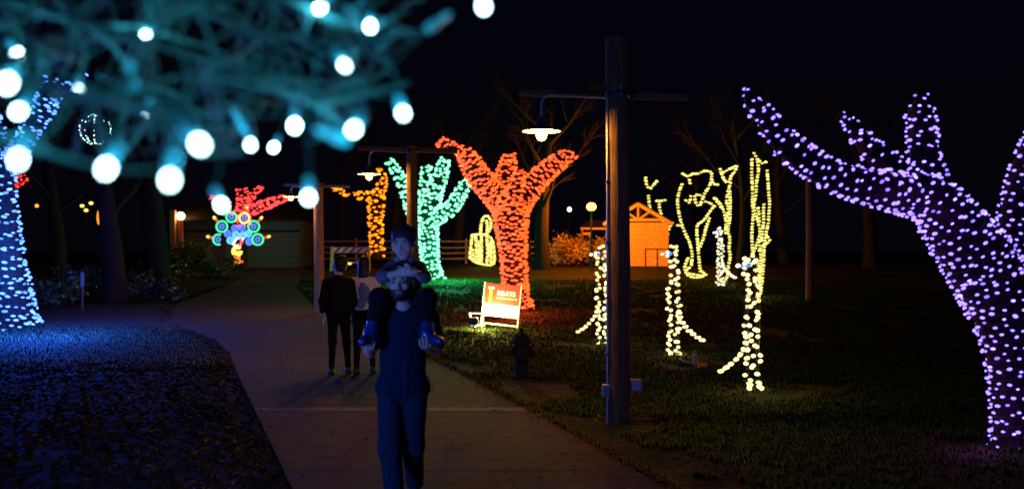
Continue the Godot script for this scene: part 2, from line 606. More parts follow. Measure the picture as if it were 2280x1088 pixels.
func grass_and_leaves():
	# a tuft of seven bent blades
	var mb := MB.new()
	for i in 7:
		var a := TAU * i / 7.0 + R(-0.4, 0.4)
		var d := Vector3(cos(a), 0, sin(a))
		var s := Vector3(-d.z, 0, d.x)
		var h := R(0.7, 1.15)
		var p0 := d * R(0.0, 0.35)
		var p1 := p0 + d * R(0.1, 0.3) + Vector3.UP * h * 0.6
		var p2 := p1 + d * R(0.2, 0.6) + Vector3.UP * h * 0.4
		var nn := (Vector3.UP + d * 0.3).normalized()
		var w := 0.09
		var q := [mb.vert(p0 - s * w, nn), mb.vert(p0 + s * w, nn), mb.vert(p1 + s * w * 0.8, nn), mb.vert(p1 - s * w * 0.8, nn), mb.vert(p2, nn)]
		mb.quad(q[0], q[1], q[2], q[3])
		mb.tri(q[3], q[2], q[4])
	var tuft := mb.mesh()
	var places := []
	var tints := []
	var tries := 0
	var patch := FastNoiseLite.new()
	patch.seed = 4
	patch.frequency = 0.35
	while places.size() < 42000 and tries < 90000:
		tries += 1
		var d := 5.0 + 37.0 * pow(rng.randf(), 1.25)
		var x := R(edge(RIGHT, d) + 0.06, minf(0.6 * d + 1.0, 15.0))
		var bare := patch.get_noise_2d(x, d)
		var near_edge: float = clampf((x - edge(RIGHT, d)) / 1.4, 0.0, 1.0)
		if bare > lerpf(-0.1, 0.34, near_edge): continue
		var sc := R(0.035, 0.075) * (1.0 + d * 0.012)
		places.append(Transform3D(Basis(Vector3.UP, R(0, TAU)).scaled(Vector3(sc, sc * R(0.8, 1.2), sc)), onground(x, d)))
		var g := R(0.7, 1.2)
		tints.append(Color(0.026 * g, 0.06 * g, 0.009 * g).lerp(Color(0.06, 0.036, 0.016), clampf(bare * 1.5 + R(-0.1, 0.2), 0.0, 0.8)))
	for i in 2600:          # blades that lean over the edges of the walk
		var d := 5.0 + 33.0 * pow(rng.randf(), 1.2)
		var right := rng.randf() < 0.75
		if not right and d < 15.5: d = 15.5 + 7.0 * rng.randf()
		var x := edge(RIGHT, d) + R(-0.02, 0.12) if right else edge(LEFT, d) + R(-0.3, 0.0)
		var sc := R(0.03, 0.07)
		places.append(Transform3D(Basis(Vector3.UP, R(0, TAU)).scaled(Vector3(sc, sc * R(0.7, 1.3), sc)), onground(x, d)))
		tints.append(Color(0.03, 0.05, 0.01).lerp(Color(0.07, 0.045, 0.02), rng.randf()))
	tries = 0
	while tries < 9000:      # the rough grass round the blue lit tree
		tries += 1
		var d := 14.6 + 8.6 * rng.randf()
		var x: float = edge(LEFT, d) - 0.35 - 9.0 * rng.randf()
		if d < 15.6 + 0.9 * patch.get_noise_2d(x * 2.0, 3.0): continue
		var sc := R(0.04, 0.1)
		places.append(Transform3D(Basis(Vector3.UP, R(0, TAU)).scaled(Vector3(sc, sc * R(0.7, 1.1), sc)), onground(x, d)))
		var g := R(0.6, 1.2)
		tints.append(Color(0.07 * g, 0.09 * g, 0.05 * g))
	scatter("lawn_grass", tuft, M.leaf, places, self, tints).set_meta("label", "short green and straw lawn grass on both sides of the walk")
	get_child(get_child_count() - 1).set_meta("category", "grass")
	# fallen leaves, curled along the midrib
	mb = MB.new()
	var outline := [Vector2(0, -1), Vector2(0.42, -0.55), Vector2(0.55, 0.0), Vector2(0.34, 0.55), Vector2(0, 1)]
	for s in [-1.0, 1.0]:
		for i in 4:
			var a: Vector2 = outline[i]
			var b: Vector2 = outline[i + 1]
			var a3 := Vector3(a.x * s, a.x * 0.45 + 0.25 * a.y * a.y, a.y)
			var b3 := Vector3(b.x * s, b.x * 0.45 + 0.25 * b.y * b.y, b.y)
			var c3 := Vector3(0, 0.25 * a.y * a.y, a.y)
			var e3 := Vector3(0, 0.25 * b.y * b.y, b.y)
			if s > 0: mb.face(c3, e3, b3, a3)
			else: mb.face(c3, a3, b3, e3)
	var lf := mb.mesh()
	places = []
	tints = []
	for i in 13000:
		var d := 4.0 + 12.5 * pow(rng.randf(), 0.9)
		var x: float = edge(LEFT, d) - 0.05 - 10.0 * pow(rng.randf(), 1.15)
		var sc := R(0.022, 0.06)
		var b := Basis(Vector3.UP, R(0, TAU)) * Basis(Vector3.RIGHT, R(-0.5, 0.5)) * Basis(Vector3.BACK, R(-0.45, 0.45))
		places.append(Transform3D(b.scaled(Vector3.ONE * sc), onground(x, d) + Vector3(0, R(0.01, 0.06), 0)))
		tints.append([Color(0.015, 0.009, 0.006), Color(0.008, 0.006, 0.005), Color(0.024, 0.014, 0.008), Color(0.006, 0.008, 0.005)][rng.randi() % 4] * R(0.6, 1.2))
	for i in 900:     # a few blown over the lawn edge and the walk
		var d := 6.0 + 24.0 * rng.randf()
		var x := edge(RIGHT, d) + R(-0.5, 2.6) if rng.randf() < 0.7 else R(edge(LEFT, d), edge(RIGHT, d))
		var sc := R(0.018, 0.04)
		places.append(Transform3D((Basis(Vector3.UP, R(0, TAU)) * Basis(Vector3.RIGHT, R(-0.5, 0.5))).scaled(Vector3.ONE * sc), onground(x, d) + Vector3(0, 0.045, 0)))
		tints.append(Color(0.1, 0.06, 0.03) * R(0.6, 1.2))
	scatter("fallen_leaves", lf, M.shiny_leaf, places, self, tints)

# ---------------------------------------------------------------- lamp posts
func build_lamp_posts():
	var warm := lin(1.0, 0.56, 0.16)
	lamp_post(1376, 10.7, 4.17, 0.127, 3.15, 0.83, 3.56, "round timber lamp post with crossbeam and boxes, nearest beside the path", 4.6, true)
	lamp_post(918, 17.5, 3.75, 0.1, 3.25, 0.76, 3.68, "round timber lamp post rising behind the child on the man's shoulders", 4.4, false)
	lamp_post(709, 26.5, 3.75, 0.13, 3.39, 0.74, 3.68, "round timber lamp post farthest along the path, behind the walker in black", 5.0, false)

func lamp_post(px: float, d: float, top: float, r: float, lamp_h: float, arm: float, beam_h: float, label: String, energy: float, boxes: bool):
	var x := (px - 1140.0) / F * d
	var base := onground(x, d)
	var t := thing("lamp_post", label, "lamp post", base, 0.0, "timber lamp posts along the path")
	top -= base.y; lamp_h -= base.y; beam_h -= base.y
	var mb := MB.new()
	var pts := []
	var rad := []
	for i in 25:
		var f := i / 24.0
		pts.append(Vector3(0.012 * sin(f * 5.0), -0.05 + (top + 0.05) * f, 0))
		rad.append(r * (1.03 - 0.08 * f))
	mb.tube(pts, rad, 20, true, 0.05, int(px))
	put("pole", mb.mesh(), M.post_wood, t)
	mb = MB.new()
	mb.tube([Vector3(-arm - 0.24, beam_h + 0.05, -r - 0.05), Vector3(0, beam_h + 0.02, -r - 0.05), Vector3(0.79, beam_h, -r - 0.05)], [0.046, 0.05, 0.048], 12, true, 0.06, 5)
	put("crossbeam", mb.mesh(), M.post_wood, t)
	mb = MB.new()
	mb.lathe([Vector2(0.0, 0.0), Vector2(r + 0.012, 0.0), Vector2(r + 0.012, 0.05), Vector2(0.0, 0.05)], 20, Vector3(0, beam_h - 0.03, 0))
	put("strap", mb.mesh(), M.dark_metal, t)
	# bent arm and shade
	var ax := -arm
	mb = MB.new()
	var p := [Vector3(-r * 0.8, beam_h - 0.05, 0.06)]
	for i in 9:
		var a := PI / 2 * i / 8.0
		p.append(Vector3(ax + 0.1 - 0.1 * sin(a), beam_h - 0.02 - 0.1 + 0.1 * cos(a), 0.06))
	p.append(Vector3(ax, lamp_h + 0.13, 0.06))
	var rr := []
	for i in p.size(): rr.append(0.014)
	mb.tube(p, rr, 8)
	put("arm", mb.mesh(), M.grey_metal, t)
	var c := Vector3(ax, lamp_h, 0.06)
	mb = MB.new()
	mb.lathe([Vector2(0.208, -0.006), Vector2(0.21, 0.0), Vector2(0.19, 0.014), Vector2(0.12, 0.03), Vector2(0.06, 0.05), Vector2(0.045, 0.09), Vector2(0.04, 0.15), Vector2(0.0, 0.16)], 28, c)
	put("lamp_shade", mb.mesh(), M.shade_top, t)
	mb = MB.new()
	mb.lathe([Vector2(0.0, 0.03), Vector2(0.05, 0.026), Vector2(0.11, 0.018), Vector2(0.185, 0.0), Vector2(0.208, -0.006)], 28, c)
	for i in mb.n.size(): mb.n[i] = -mb.n[i]
	var flip := PackedInt32Array()
	for i in range(0, mb.ix.size(), 3): flip.append_array([mb.ix[i], mb.ix[i + 2], mb.ix[i + 1]])
	mb.ix = flip
	put("lamp_reflector", mb.mesh(), M.enamel, t)
	mb = MB.new()
	mb.lathe([Vector2(0.0, -0.11), Vector2(0.03, -0.102), Vector2(0.052, -0.08), Vector2(0.06, -0.045), Vector2(0.05, 0.0), Vector2(0.04, 0.015)], 20, c)
	put("lamp_bulb", mb.mesh(), glow("lamp bulb", 22.0, 11.0, 1.6), t)
	omni("lamp_light", t, c + Vector3(0, -0.05, 0), lin(1.0, 0.42, 0.045), energy, 0.05, 40.0)
	if not boxes: return
	mb = MB.new()
	mb.tube([Vector3(-r * 0.93, 0.42, 0.07), Vector3(-r * 0.95, 2.0, 0.07), Vector3(-r * 0.9, beam_h - 0.06, 0.07)], [0.013, 0.013, 0.013], 8)
	mb.tube([Vector3(-r * 0.93, -0.02, 0.07), Vector3(-r * 0.93, 0.3, 0.07)], [0.013, 0.013], 8)
	put("conduit", mb.mesh(), M.grey_metal, t)
	for h in [0.75, 1.35, 1.95, 2.6]:
		mb = MB.new()
		mb.box(Vector3(-r * 0.93, h, 0.072), Vector3(0.05, 0.025, 0.035), Basis(), 0.005)
		put("conduit_strap", mb.mesh(), M.dark_metal, t)
	for h in [beam_h - 0.02, beam_h + 0.045]:
		mb = MB.new()
		mb.lathe([Vector2(0.016, 0.0), Vector2(0.016, 0.02), Vector2(0.0, 0.022)], 6, Vector3(0.02, h, r + 0.005), Basis(Vector3.RIGHT, PI / 2))
		put("bolt", mb.mesh(), M.grey_metal, t)
	mb = MB.new()
	mb.box(Vector3(-r * 0.93 - 0.02, 0.36, 0.08), Vector3(0.08, 0.13, 0.07), Basis(), 0.006)
	put("junction_box", mb.mesh(), M.grey_metal, t)
	mb = MB.new()
	mb.box(Vector3(r + 0.06, 0.41, 0.02), Vector3(0.1, 0.12, 0.1), Basis(), 0.008)
	mb.box(Vector3(r + 0.115, 0.41, 0.02), Vector3(0.012, 0.13, 0.11), Basis(), 0.003)
	put("outlet_box", mb.mesh(), M.grey_box, t)

# ---------------------------------------------------------------- trees wrapped in strings of bulbs
# A limb is a list of [photo x, photo y, half width in photo pixels, metres farther away]; all of one tree at distance d.
func limb_shape(rows: Array, d: float) -> Array:
	var pts := []
	var rad := []
	for i in rows.size() - 1:
		for k in 3:
			var f := k / 3.0
			var a: Array = rows[maxi(i - 1, 0)]
			var b: Array = rows[i]
			var c: Array = rows[i + 1]
			var e: Array = rows[mini(i + 2, rows.size() - 1)]
			var q := []
			for j in 4:
				var v0 := float(a[j]); var v1 := float(b[j]); var v2 := float(c[j]); var v3 := float(e[j])
				q.append(0.5 * (2 * v1 + (v2 - v0) * f + (2 * v0 - 5 * v1 + 4 * v2 - v3) * f * f + (3 * v1 - v0 - 3 * v2 + v3) * f * f * f))
			pts.append(W(q[0], q[1], d + q[3]))
			rad.append(maxf(q[2] * 0.93, 1.0) * d / F)
	var z: Array = rows[-1]
	pts.append(W(z[0], z[1], d + z[3]))
	rad.append(maxf(z[2], 1.0) * d / F)
	return [pts, rad]

func lit_tree(called: String, label: String, limbs: Array, d: float, string_label: String, mats: Array, bulb: Vector3, pitch: float, gap: float, singles: int, skip := []) -> Node3D:
	var first: Array = limbs[0]
	var foot: Array = first[0]
	var base := W(foot[0], foot[1], d)
	var t := thing(called, label, "tree", base, 0.0, "trees wrapped in light strings")
	var places := []
	var wires := []
	for i in limbs.size():
		var s := limb_shape(limbs[i], d)
		var mb := MB.new()
		var local := []
		for p in s[0]: local.append(p - base)
		if i == 0:
			local.push_front(local[0] - Vector3(0, 0.25, 0))
			s[1].push_front(s[1][0] * 1.05)
			s[0].push_front(s[0][0] - Vector3(0, 0.25, 0))
		var inner := []
		for q in s[1]: inner.append(q * 0.9)
		mb.tube(local, inner, 14, true, 0.12, i * 7 + int(d))
		put("trunk" if i == 0 else "limb", mb.mesh(), M.bark, t)
		if i in skip: continue
		wind(s[0], s[1], bulb, pitch, gap, places, wires, base, i == 0)
	lights_on(string_label, base, places, wires, mats, bulb, singles)
	return t

func wind(pts: Array, rad: Array, bulb: Vector3, pitch: float, gap: float, places: Array, wires: Array, base: Vector3, from_ground := false):
	var ang := R(0, TAU)
	var run := 0.0
	var next := 0.0
	var wire := []
	for i in range(1 if from_ground else 0, pts.size() - 1):
		var a: Vector3 = pts[i]
		var b: Vector3 = pts[i + 1]
		var t := (b - a).normalized()
		var u := t.cross(Vector3(0.2, 0.3, 0.93)).normalized()
		var w := t.cross(u)
		var l := (b - a).length()
		var done := 0.0
		while done < l:
			var f := done / l
			var r: float = lerpf(rad[i], rad[i + 1], f)
			var dir := u * cos(ang) + w * sin(ang)
			var p := a.lerp(b, f) + dir * r
			wire.append(p - base)
			var step := minf(gap, TAU * r / 5.0)
			var around := sqrt(maxf(step * step, 1e-6))
			var whole := sqrt(pow(TAU * r, 2) + pitch * pitch)
			if run >= next:
				next += gap * (R(0.25, 0.7) if rng.randf() < 0.35 else R(0.7, 2.0))
				var tang := (w * cos(ang) - u * sin(ang)).normalized()
				var along := (tang * (1.0 if absf(tang.x) > 0.2 else 0.3) + Vector3(R(-0.5, 0.5) + 0.6 * signf(tang.x), R(-0.35, 0.35), R(-0.4, 0.4))).normalized()
				var up := (dir - along * dir.dot(along)).normalized()
				var bs := Basis(along, up, along.cross(up))
				var off := t * R(-0.55, 0.55) * pitch
				places.append([Transform3D(bs.scaled(Vector3.ONE * R(0.72, 1.22)), p + off + dir * bulb.y * 0.7 - base), dir.z])
			run += around
			ang += TAU * around / whole
			done += pitch * around / whole
	wires.append(wire)

func bulb_mesh(r: Vector3) -> ArrayMesh:
	var mb := MB.new()
	mb.ball(Vector3.ZERO, r, 6, 4)
	return mb.mesh()

func lights_on(label: String, base: Vector3, places: Array, wires: Array, mats: Array, bulb: Vector3, singles: int, group := "strings of coloured lights wound round trees") -> Node3D:
	var t := thing("string_lights", label, "string lights", base, 0.0, group)
	var mb := MB.new()
	for w in wires:
		if w.size() < 2: continue
		var thin := []
		var rr := []
		for i in w.size():
			if i % 2 == 0 or i == w.size() - 1:
				thin.append(w[i]); rr.append(0.004)
		if thin.size() > 1: mb.tube(thin, rr, 3, false)
	if mb.v.size(): put("wire", mb.mesh(), M.wire, t)
	var shown := []
	var rest := []
	for p in places:
		if p[1] > -0.15: shown.append(p)
		else: rest.append(p[0])
	while shown.size() > singles:
		var k := rng.randi() % shown.size()
		rest.append(shown[k][0])
		shown.remove_at(k)
	var m := bulb_mesh(bulb)
	for p in shown:
		var k := rng.randf()
		put("bulb", m, mats[0] if k < 0.55 else (mats[1] if k < 0.85 else mats[2]), t, p[0])
	if rest.size(): scatter("bulbs_beyond", m, mats[0], rest, t)
	return t

func build_lit_trees():
	# violet tree at the right edge
	var violet := [
		[[2262, 1002, 66, 0], [2260, 960, 54, 0], [2255, 850, 54, 0], [2240, 740, 60, 0], [2222, 660, 82, 0], [2185, 585, 84, 0], [2130, 510, 72, -0.1], [2080, 448, 56, -0.2], [2030, 425, 50, -0.2]],
		[[2070, 450, 50, -0.1], [1990, 425, 46, -0.3], [1905, 408, 38, -0.5], [1825, 375, 34, -0.6], [1752, 322, 31, -0.7], [1708, 265, 24, -0.7], [1674, 222, 17, -0.8], [1668, 190, 6, -0.8]],
		[[2040, 425, 42, 0], [1985, 372, 36, 0.1], [1938, 330, 27, 0.2], [1905, 288, 18, 0.3], [1872, 250, 6, 0.3]],
		[[2088, 455, 46, 0.1], [2072, 400, 42, 0.2], [2060, 350, 38, 0.2], [2056, 295, 35, 0.3], [2052, 250, 33, 0.3], [2054, 216, 12, 0.3]],
		[[2225, 640, 60, 0.1], [2255, 540, 46, 0.2], [2268, 460, 40, 0.3], [2286, 390, 40, 0.4], [2308, 335, 40, 0.5], [2345, 260, 34, 0.6], [2380, 180, 22, 0.7]],
	]
	lit_tree("wrapped_tree", "bare forked tree wound with violet lights at the right edge", violet, 9.4, "violet lights wound round the leaning tree at the right", glows("violet bulb", 0.78, 0.48, 3.8), Vector3(0.022, 0.0135, 0.0135), 0.092, 0.092, 300)
	omni("violet_string_light", self, W(2190, 955, 8.9), lin(0.42, 0.1, 1.0), 0.28, 0.25, 8.0)
	omni("violet_string_light", self, W(2080, 500, 8.6), lin(0.42, 0.1, 1.0), 0.3, 0.3, 10.0)
	# orange-red tree in the middle
	var red := [
		[[1157, 698, 36, 0], [1150, 660, 28, 0], [1146, 610, 28, 0], [1142, 555, 30, 0], [1138, 500, 37, 0], [1137, 458, 43, 0], [1134, 430, 40, 0]],
		[[1128, 462, 32, 0], [1094, 425, 27, -0.2], [1065, 392, 26, -0.4], [1046, 360, 21, -0.5], [1030, 338, 14, -0.6], [1018, 344, 5, -0.6]],
		[[1134, 450, 30, 0], [1127, 420, 26, 0.2], [1127, 390, 23, 0.3], [1132, 362, 17, 0.4], [1136, 342, 8, 0.4]],
		[[1142, 440, 18, -0.4], [1153, 400, 12, -0.5], [1159, 372, 6, -0.5]],
		[[1150, 455, 32, 0], [1180, 418, 26, -0.2], [1208, 388, 22, -0.3], [1238, 364, 19, -0.4], [1262, 348, 13, -0.5], [1278, 352, 5, -0.5]],
		[[1040, 345, 8, -0.6], [1010, 328, 8, -0.7], [990, 322, 12, -0.7], [976, 315, 5, -0.7]],
	]
	lit_tree("wrapped_tree", "stout forked tree wound with orange-red lights on the lawn", red, 28.0, "orange-red lights wound round the stout forked tree", glows("orange red bulb", 2.5, 0.21, 0.035), Vector3(0.07, 0.037, 0.037), 0.118, 0.118, 300)
	omni("red_string_light", self, W(1160, 640, 26.4), lin(1.0, 0.07, 0.02), 13.0, 0.3, 8.0)
	# green tree behind the child
	var green := [
		[[971, 624, 20, 0], [960, 595, 18, 0], [955, 550, 20, 0], [953, 505, 21, 0], [954, 478, 22, 0], [956, 455, 22, 0]],
		[[945, 540, 12, 0.3], [925, 505, 11, 0.2], [914, 470, 10, 0], [905, 432, 10, -0.3], [893, 402, 10, -0.4], [878, 375, 9, -0.5], [864, 356, 5, -0.5]],
		[[955, 495, 17, 0], [978, 480, 16, -0.2], [1002, 464, 15, -0.4], [1020, 440, 14, -0.5], [1032, 415, 11, -0.6], [1042, 404, 5, -0.6]],
		[[958, 462, 20, 0], [966, 425, 19, 0.2], [980, 395, 14, 0.3], [985, 372, 12, 0.4], [994, 350, 7, 0.4]],
		[[948, 465, 14, 0.2], [944, 425, 10, 0.4], [948, 390, 10, 0.5], [948, 370, 9, 0.5]],
	]
	lit_tree("wrapped_tree", "tree wound with green lights beyond the man and child", green, 43.0, "green lights wound round the tree beyond the child", glows("green bulb", 0.5, 2.4, 1.15), Vector3(0.095, 0.06, 0.06), 0.16, 0.21, 300)
	omni("green_string_light", self, W(1000, 560, 41.0), lin(0.02, 1.0, 0.33), 46.0, 0.4, 12.0)
	# amber tree behind the barricade
	var amber := [
		[[838, 568, 16, 0], [837, 530, 14, 0], [836, 480, 15, 0], [838, 440, 17, 0], [843, 424, 12, 0]],
		[[842, 436, 12, 0], [848, 415, 9, 0.2], [853, 396, 7, 0.3], [842, 372, 2, 0.3]],
		[[832, 446, 11, 0], [818, 436, 9, -0.2], [800, 436, 7, -0.4], [775, 431, 3.5, -0.5], [740, 420, 2, -0.5]],
	]
	lit_tree("wrapped_tree", "slim tree wound with amber lights behind the striped barricade", amber, 52.0, "amber lights wound round the slim tree behind the barricade", glows("amber bulb", 2.8, 0.56, 0.012), Vector3(0.12, 0.06, 0.06), 0.24, 0.26, 200)
	omni("amber_string_light", self, W(838, 545, 50.9), lin(1.0, 0.3, 0.02), 1.0, 0.4, 10.0)
	# red tree behind the peacock
	var crimson := [
		[[536, 612, 16, 0], [538, 560, 13, 0], [541, 515, 12, 0], [541, 500, 12, 0]],
		[[541, 502, 13, 0], [541, 468, 14, 0], [541, 442, 13, 0], [536, 420, 9, 0]],
		[[544, 470, 10, 0], [568, 464, 10, -0.3], [596, 453, 9, -0.6], [634, 440, 4, -0.9]],
		[[545, 455, 8, 0], [560, 435, 6, 0.3], [584, 412, 2, 0.5]],
		[[536, 476, 8, 0], [503, 464, 5, -0.3], [464, 436, 2.5, -0.5]],
	]
	lit_tree("wrapped_tree", "tree wound with crimson lights rising behind the peacock of lights", crimson, 51.4, "crimson lights wound round the tree behind the peacock", glows("crimson bulb", 2.6, 0.11, 0.11), Vector3(0.12, 0.06, 0.06), 0.2, 0.22, 200, [0])
	# blue tree at the left edge
	var blue := [
		[[2, 748, 98, 0], [3, 705, 80, 0], [4, 655, 66, 0], [5, 600, 52, 0], [4, 540, 42, 0], [3, 470, 34, 0], [4, 410, 27, 0], [4, 360, 27, 0], [-6, 300, 24, 0]],
		[[4, 385, 22, -0.2], [34, 340, 20, -0.4], [68, 285, 20, -0.6], [98, 232, 24, -0.8], [112, 192, 20, -0.9], [108, 172, 6, -0.9]],
		[[102, 240, 10, -0.8], [128, 208, 10, -0.9], [160, 184, 7, -1.0], [186, 168, 3, -1.0]],
		[[0, 345, 24, 0.2], [-20, 270, 20, 0.3], [-60, 180, 16, 0.4]],
	]
	lit_tree("wrapped_tree", "broad based tree wound with blue lights at the left edge", blue, 23.0, "blue lights wound round the broad trunk at the left", glows("blue bulb", 0.3, 0.8, 4.2), Vector3(0.062, 0.03, 0.03), 0.17, 0.17, 300)
	omni("blue_string_light", self, W(90, 600, 20.8), lin(0.015, 0.1, 1.0), 62.0, 0.4, 14.0)
	omni("blue_string_light", self, W(20, 560, 21.9), lin(0.02, 0.12, 1.0), 12.0, 0.5, 14.0)
	# one red limb of a tree beyond the left edge
	var far_red := [
		[[-90, 620, 16, 0], [-85, 540, 13, 0], [-70, 470, 11, 0], [-30, 430, 10, 0], [15, 415, 9, 0], [45, 400, 8, 0], [64, 390, 3, 0]],
	]
	lit_tree("wrapped_tree", "tree with red lights mostly hidden behind the blue tree", far_red, 55.0, "red lights on a limb behind the blue tree", glows("red bulb", 2.6, 0.09, 0.09), Vector3(0.11, 0.06, 0.06), 0.22, 0.24, 120)
	# a blue tree beside the walk just left of the frame, whose light falls on the walkers
	var bt := thing("wrapped_tree", "blue lit tree beside the walk, close left of the viewer", "tree", Vector3(-3.4, 0, -3.3), 0.0, "trees wrapped in light strings")
	var mb := MB.new()
	var tp := []
	var tr := []
	for i in 9:
		tp.append(Vector3(0.03 * sin(i * 1.3), -0.1 + i * 0.3, 0.03 * cos(i * 1.7)))
		tr.append(0.26 - 0.012 * i)
	mb.tube(tp, tr, 14, true, 0.12, 3)
	put("trunk", mb.mesh(), M.bark, bt)
	var places := []
	var wires := []
	var world := []
	for p in tp: world.append(p)
	var rr := []
	for q in tr: rr.append(q * 1.06)
	wind(world, rr, Vector3(0.03, 0.02, 0.02), 0.12, 0.12, places, wires, Vector3.ZERO)
	lights_on("blue lights on the tree close left of the viewer", Vector3(-3.4, 0, -3.3), places, wires, glows("blue bulb", 0.5, 1.4, 6.0), Vector3(0.03, 0.02, 0.02), 0)
	omni("blue_string_light", bt, Vector3(0.35, 1.25, -0.4), lin(0.085, 0.2, 1.0), 13.0, 0.4, 60.0)

# ---------------------------------------------------------------- animals made of bulbs on wire frames
func build_sculptures():
	var warm := glows("warm white bulb", 2.1, 1.75, 0.66)
	meerkat(1340, 766, 548, 20.0, -1, -1, "upright meerkat of warm bulbs half hidden behind the nearest lamp post", warm)
	meerkat(1501, 787, 545, 18.0, -1, 1, "upright meerkat of warm bulbs with its tail swept to the right", warm)
	meerkat(1676, 862, 566, 13.2, -1, -1, "upright meerkat of warm bulbs nearest the violet tree, on two stakes", warm)
	meerkat(1604, 634, 507, 38.0, -1, 1, "small far meerkat of pale bulbs beside the tall giraffe outlines", glows("pale bulb", 1.7, 1.55, 0.9))
	var yellow := glows("yellow bulb", 1.9, 1.6, 0.32)
	var zx := func(rows): return rows.map(func(l): return l.map(func(p): return Vector2(1400.0 + p[0] / 3.022, 320.0 + p[1] / 3.022)))
	outline_animal("giraffe_sculpture", "farthest giraffe outline of yellow bulbs in front of the orange shed", zx.call([
		[[116, 228], [120, 268], [140, 302], [165, 280], [190, 250]],
		[[134, 350], [140, 410], [150, 480], [158, 560], [170, 620], [178, 680], [184, 730], [190, 748]],
		[[148, 744], [170, 750], [190, 748]], [[165, 772], [172, 792], [215, 790], [258, 782]],
		[[188, 384], [205, 386], [210, 440], [232, 520], [236, 590], [232, 650], [240, 700], [242, 782]],
		[[205, 386], [245, 378]], [[262, 605], [240, 640], [234, 660]], [[270, 575], [292, 530]]]), 58.0, 6.6, yellow)
	outline_animal("giraffe_sculpture", "giraffe outline of yellow bulbs with curved neck and wide round foot", zx.call([
		[[360, 272], [345, 310], [332, 360], [330, 400], [340, 470], [355, 530], [380, 600], [405, 650], [420, 700], [428, 750], [424, 800]],
		[[400, 770], [382, 810], [378, 845], [395, 880], [440, 898], [505, 892], [518, 880], [488, 855]],
		[[575, 420], [548, 455], [505, 515], [465, 545], [460, 600], [465, 660], [470, 730], [476, 800], [482, 858]],
		[[545, 500], [522, 565], [505, 630], [482, 690]],
		[[365, 200], [402, 220], [430, 202], [470, 200], [515, 182], [558, 192], [560, 235], [572, 268], [600, 274]],
		[[560, 240], [542, 290], [518, 325], [500, 365], [482, 410], [462, 412], [448, 380], [448, 345], [480, 345]],
		[[518, 388], [548, 398], [578, 418]], [[385, 380], [410, 395], [420, 350]], [[405, 215], [415, 268]], [[330, 548], [355, 550]],
		[[388, 850], [420, 820], [424, 790]], [[400, 870], [450, 880], [500, 885]]]), 43.0, 6.6, yellow)
	outline_animal("giraffe_sculpture", "giraffe outline of yellow bulbs with forked horns, between two others", zx.call([
		[[618, 170], [632, 215], [655, 255], [680, 250], [692, 215], [716, 186], [728, 152]],
		[[640, 190], [690, 165], [720, 150]],
		[[686, 262], [672, 320], [660, 380], [672, 440], [660, 500], [655, 560], [655, 600]],
		[[682, 320], [684, 380], [684, 450], [680, 520], [668, 580], [682, 640], [676, 700], [684, 760], [672, 820], [668, 880], [645, 930], [640, 950]],
		[[575, 362], [600, 380], [625, 415], [645, 465], [655, 520]], [[580, 370], [605, 400], [622, 425]]]), 40.0, 6.4, yellow)
	outline_animal("giraffe_sculpture", "tallest giraffe outline of yellow bulbs, rising behind the nearest meerkat", zx.call([
		[[832, 105], [830, 200], [835, 300], [835, 400], [840, 470], [832, 560], [830, 640], [835, 740]],
		[[868, 105], [876, 180], [862, 260], [858, 340], [845, 420], [870, 520], [885, 590], [868, 660], [835, 740]],
		[[934, 180], [940, 260], [945, 340], [950, 400], [945, 470], [940, 540], [925, 610], [950, 650], [900, 690], [880, 720]],
		[[872, 430], [878, 470], [880, 520]], [[912, 408], [908, 460], [910, 520], [902, 580], [895, 650]],
		[[925, 610], [912, 700], [908, 800], [900, 900], [885, 1015], [868, 1000]], [[880, 660], [890, 760], [886, 860], [880, 950]],
		[[846, 62], [872, 105], [900, 130], [925, 122]], [[860, 780], [880, 850], [870, 920]]]), 33.0, 6.6, yellow)
	var zs := func(rows): return rows.map(func(l): return l.map(func(p): return Vector2(960.0 + p[0] / 2.59, 290.0 + p[1] / 2.59)))
	outline_animal("bird_sculpture", "small long necked bird of yellow bulbs left of the orange-red tree", zs.call([
		[[285, 592], [288, 545], [300, 505], [318, 492], [338, 508], [345, 545], [335, 580], [310, 600]],
		[[237, 602], [228, 680], [225, 735], [262, 762], [320, 776], [360, 768], [363, 700], [346, 622], [300, 600], [237, 602]],
		[[256, 610], [262, 700], [262, 755]], [[290, 605], [290, 690], [290, 768]], [[320, 610], [326, 700], [320, 770]], [[345, 640], [345, 762]],
		[[318, 520], [325, 560], [320, 595]], [[270, 640], [276, 700], [276, 760]], [[240, 690], [246, 740]], [[334, 660], [338, 720]]]), 54.0, 5.2, yellow)
	peacock()
	light_ball()

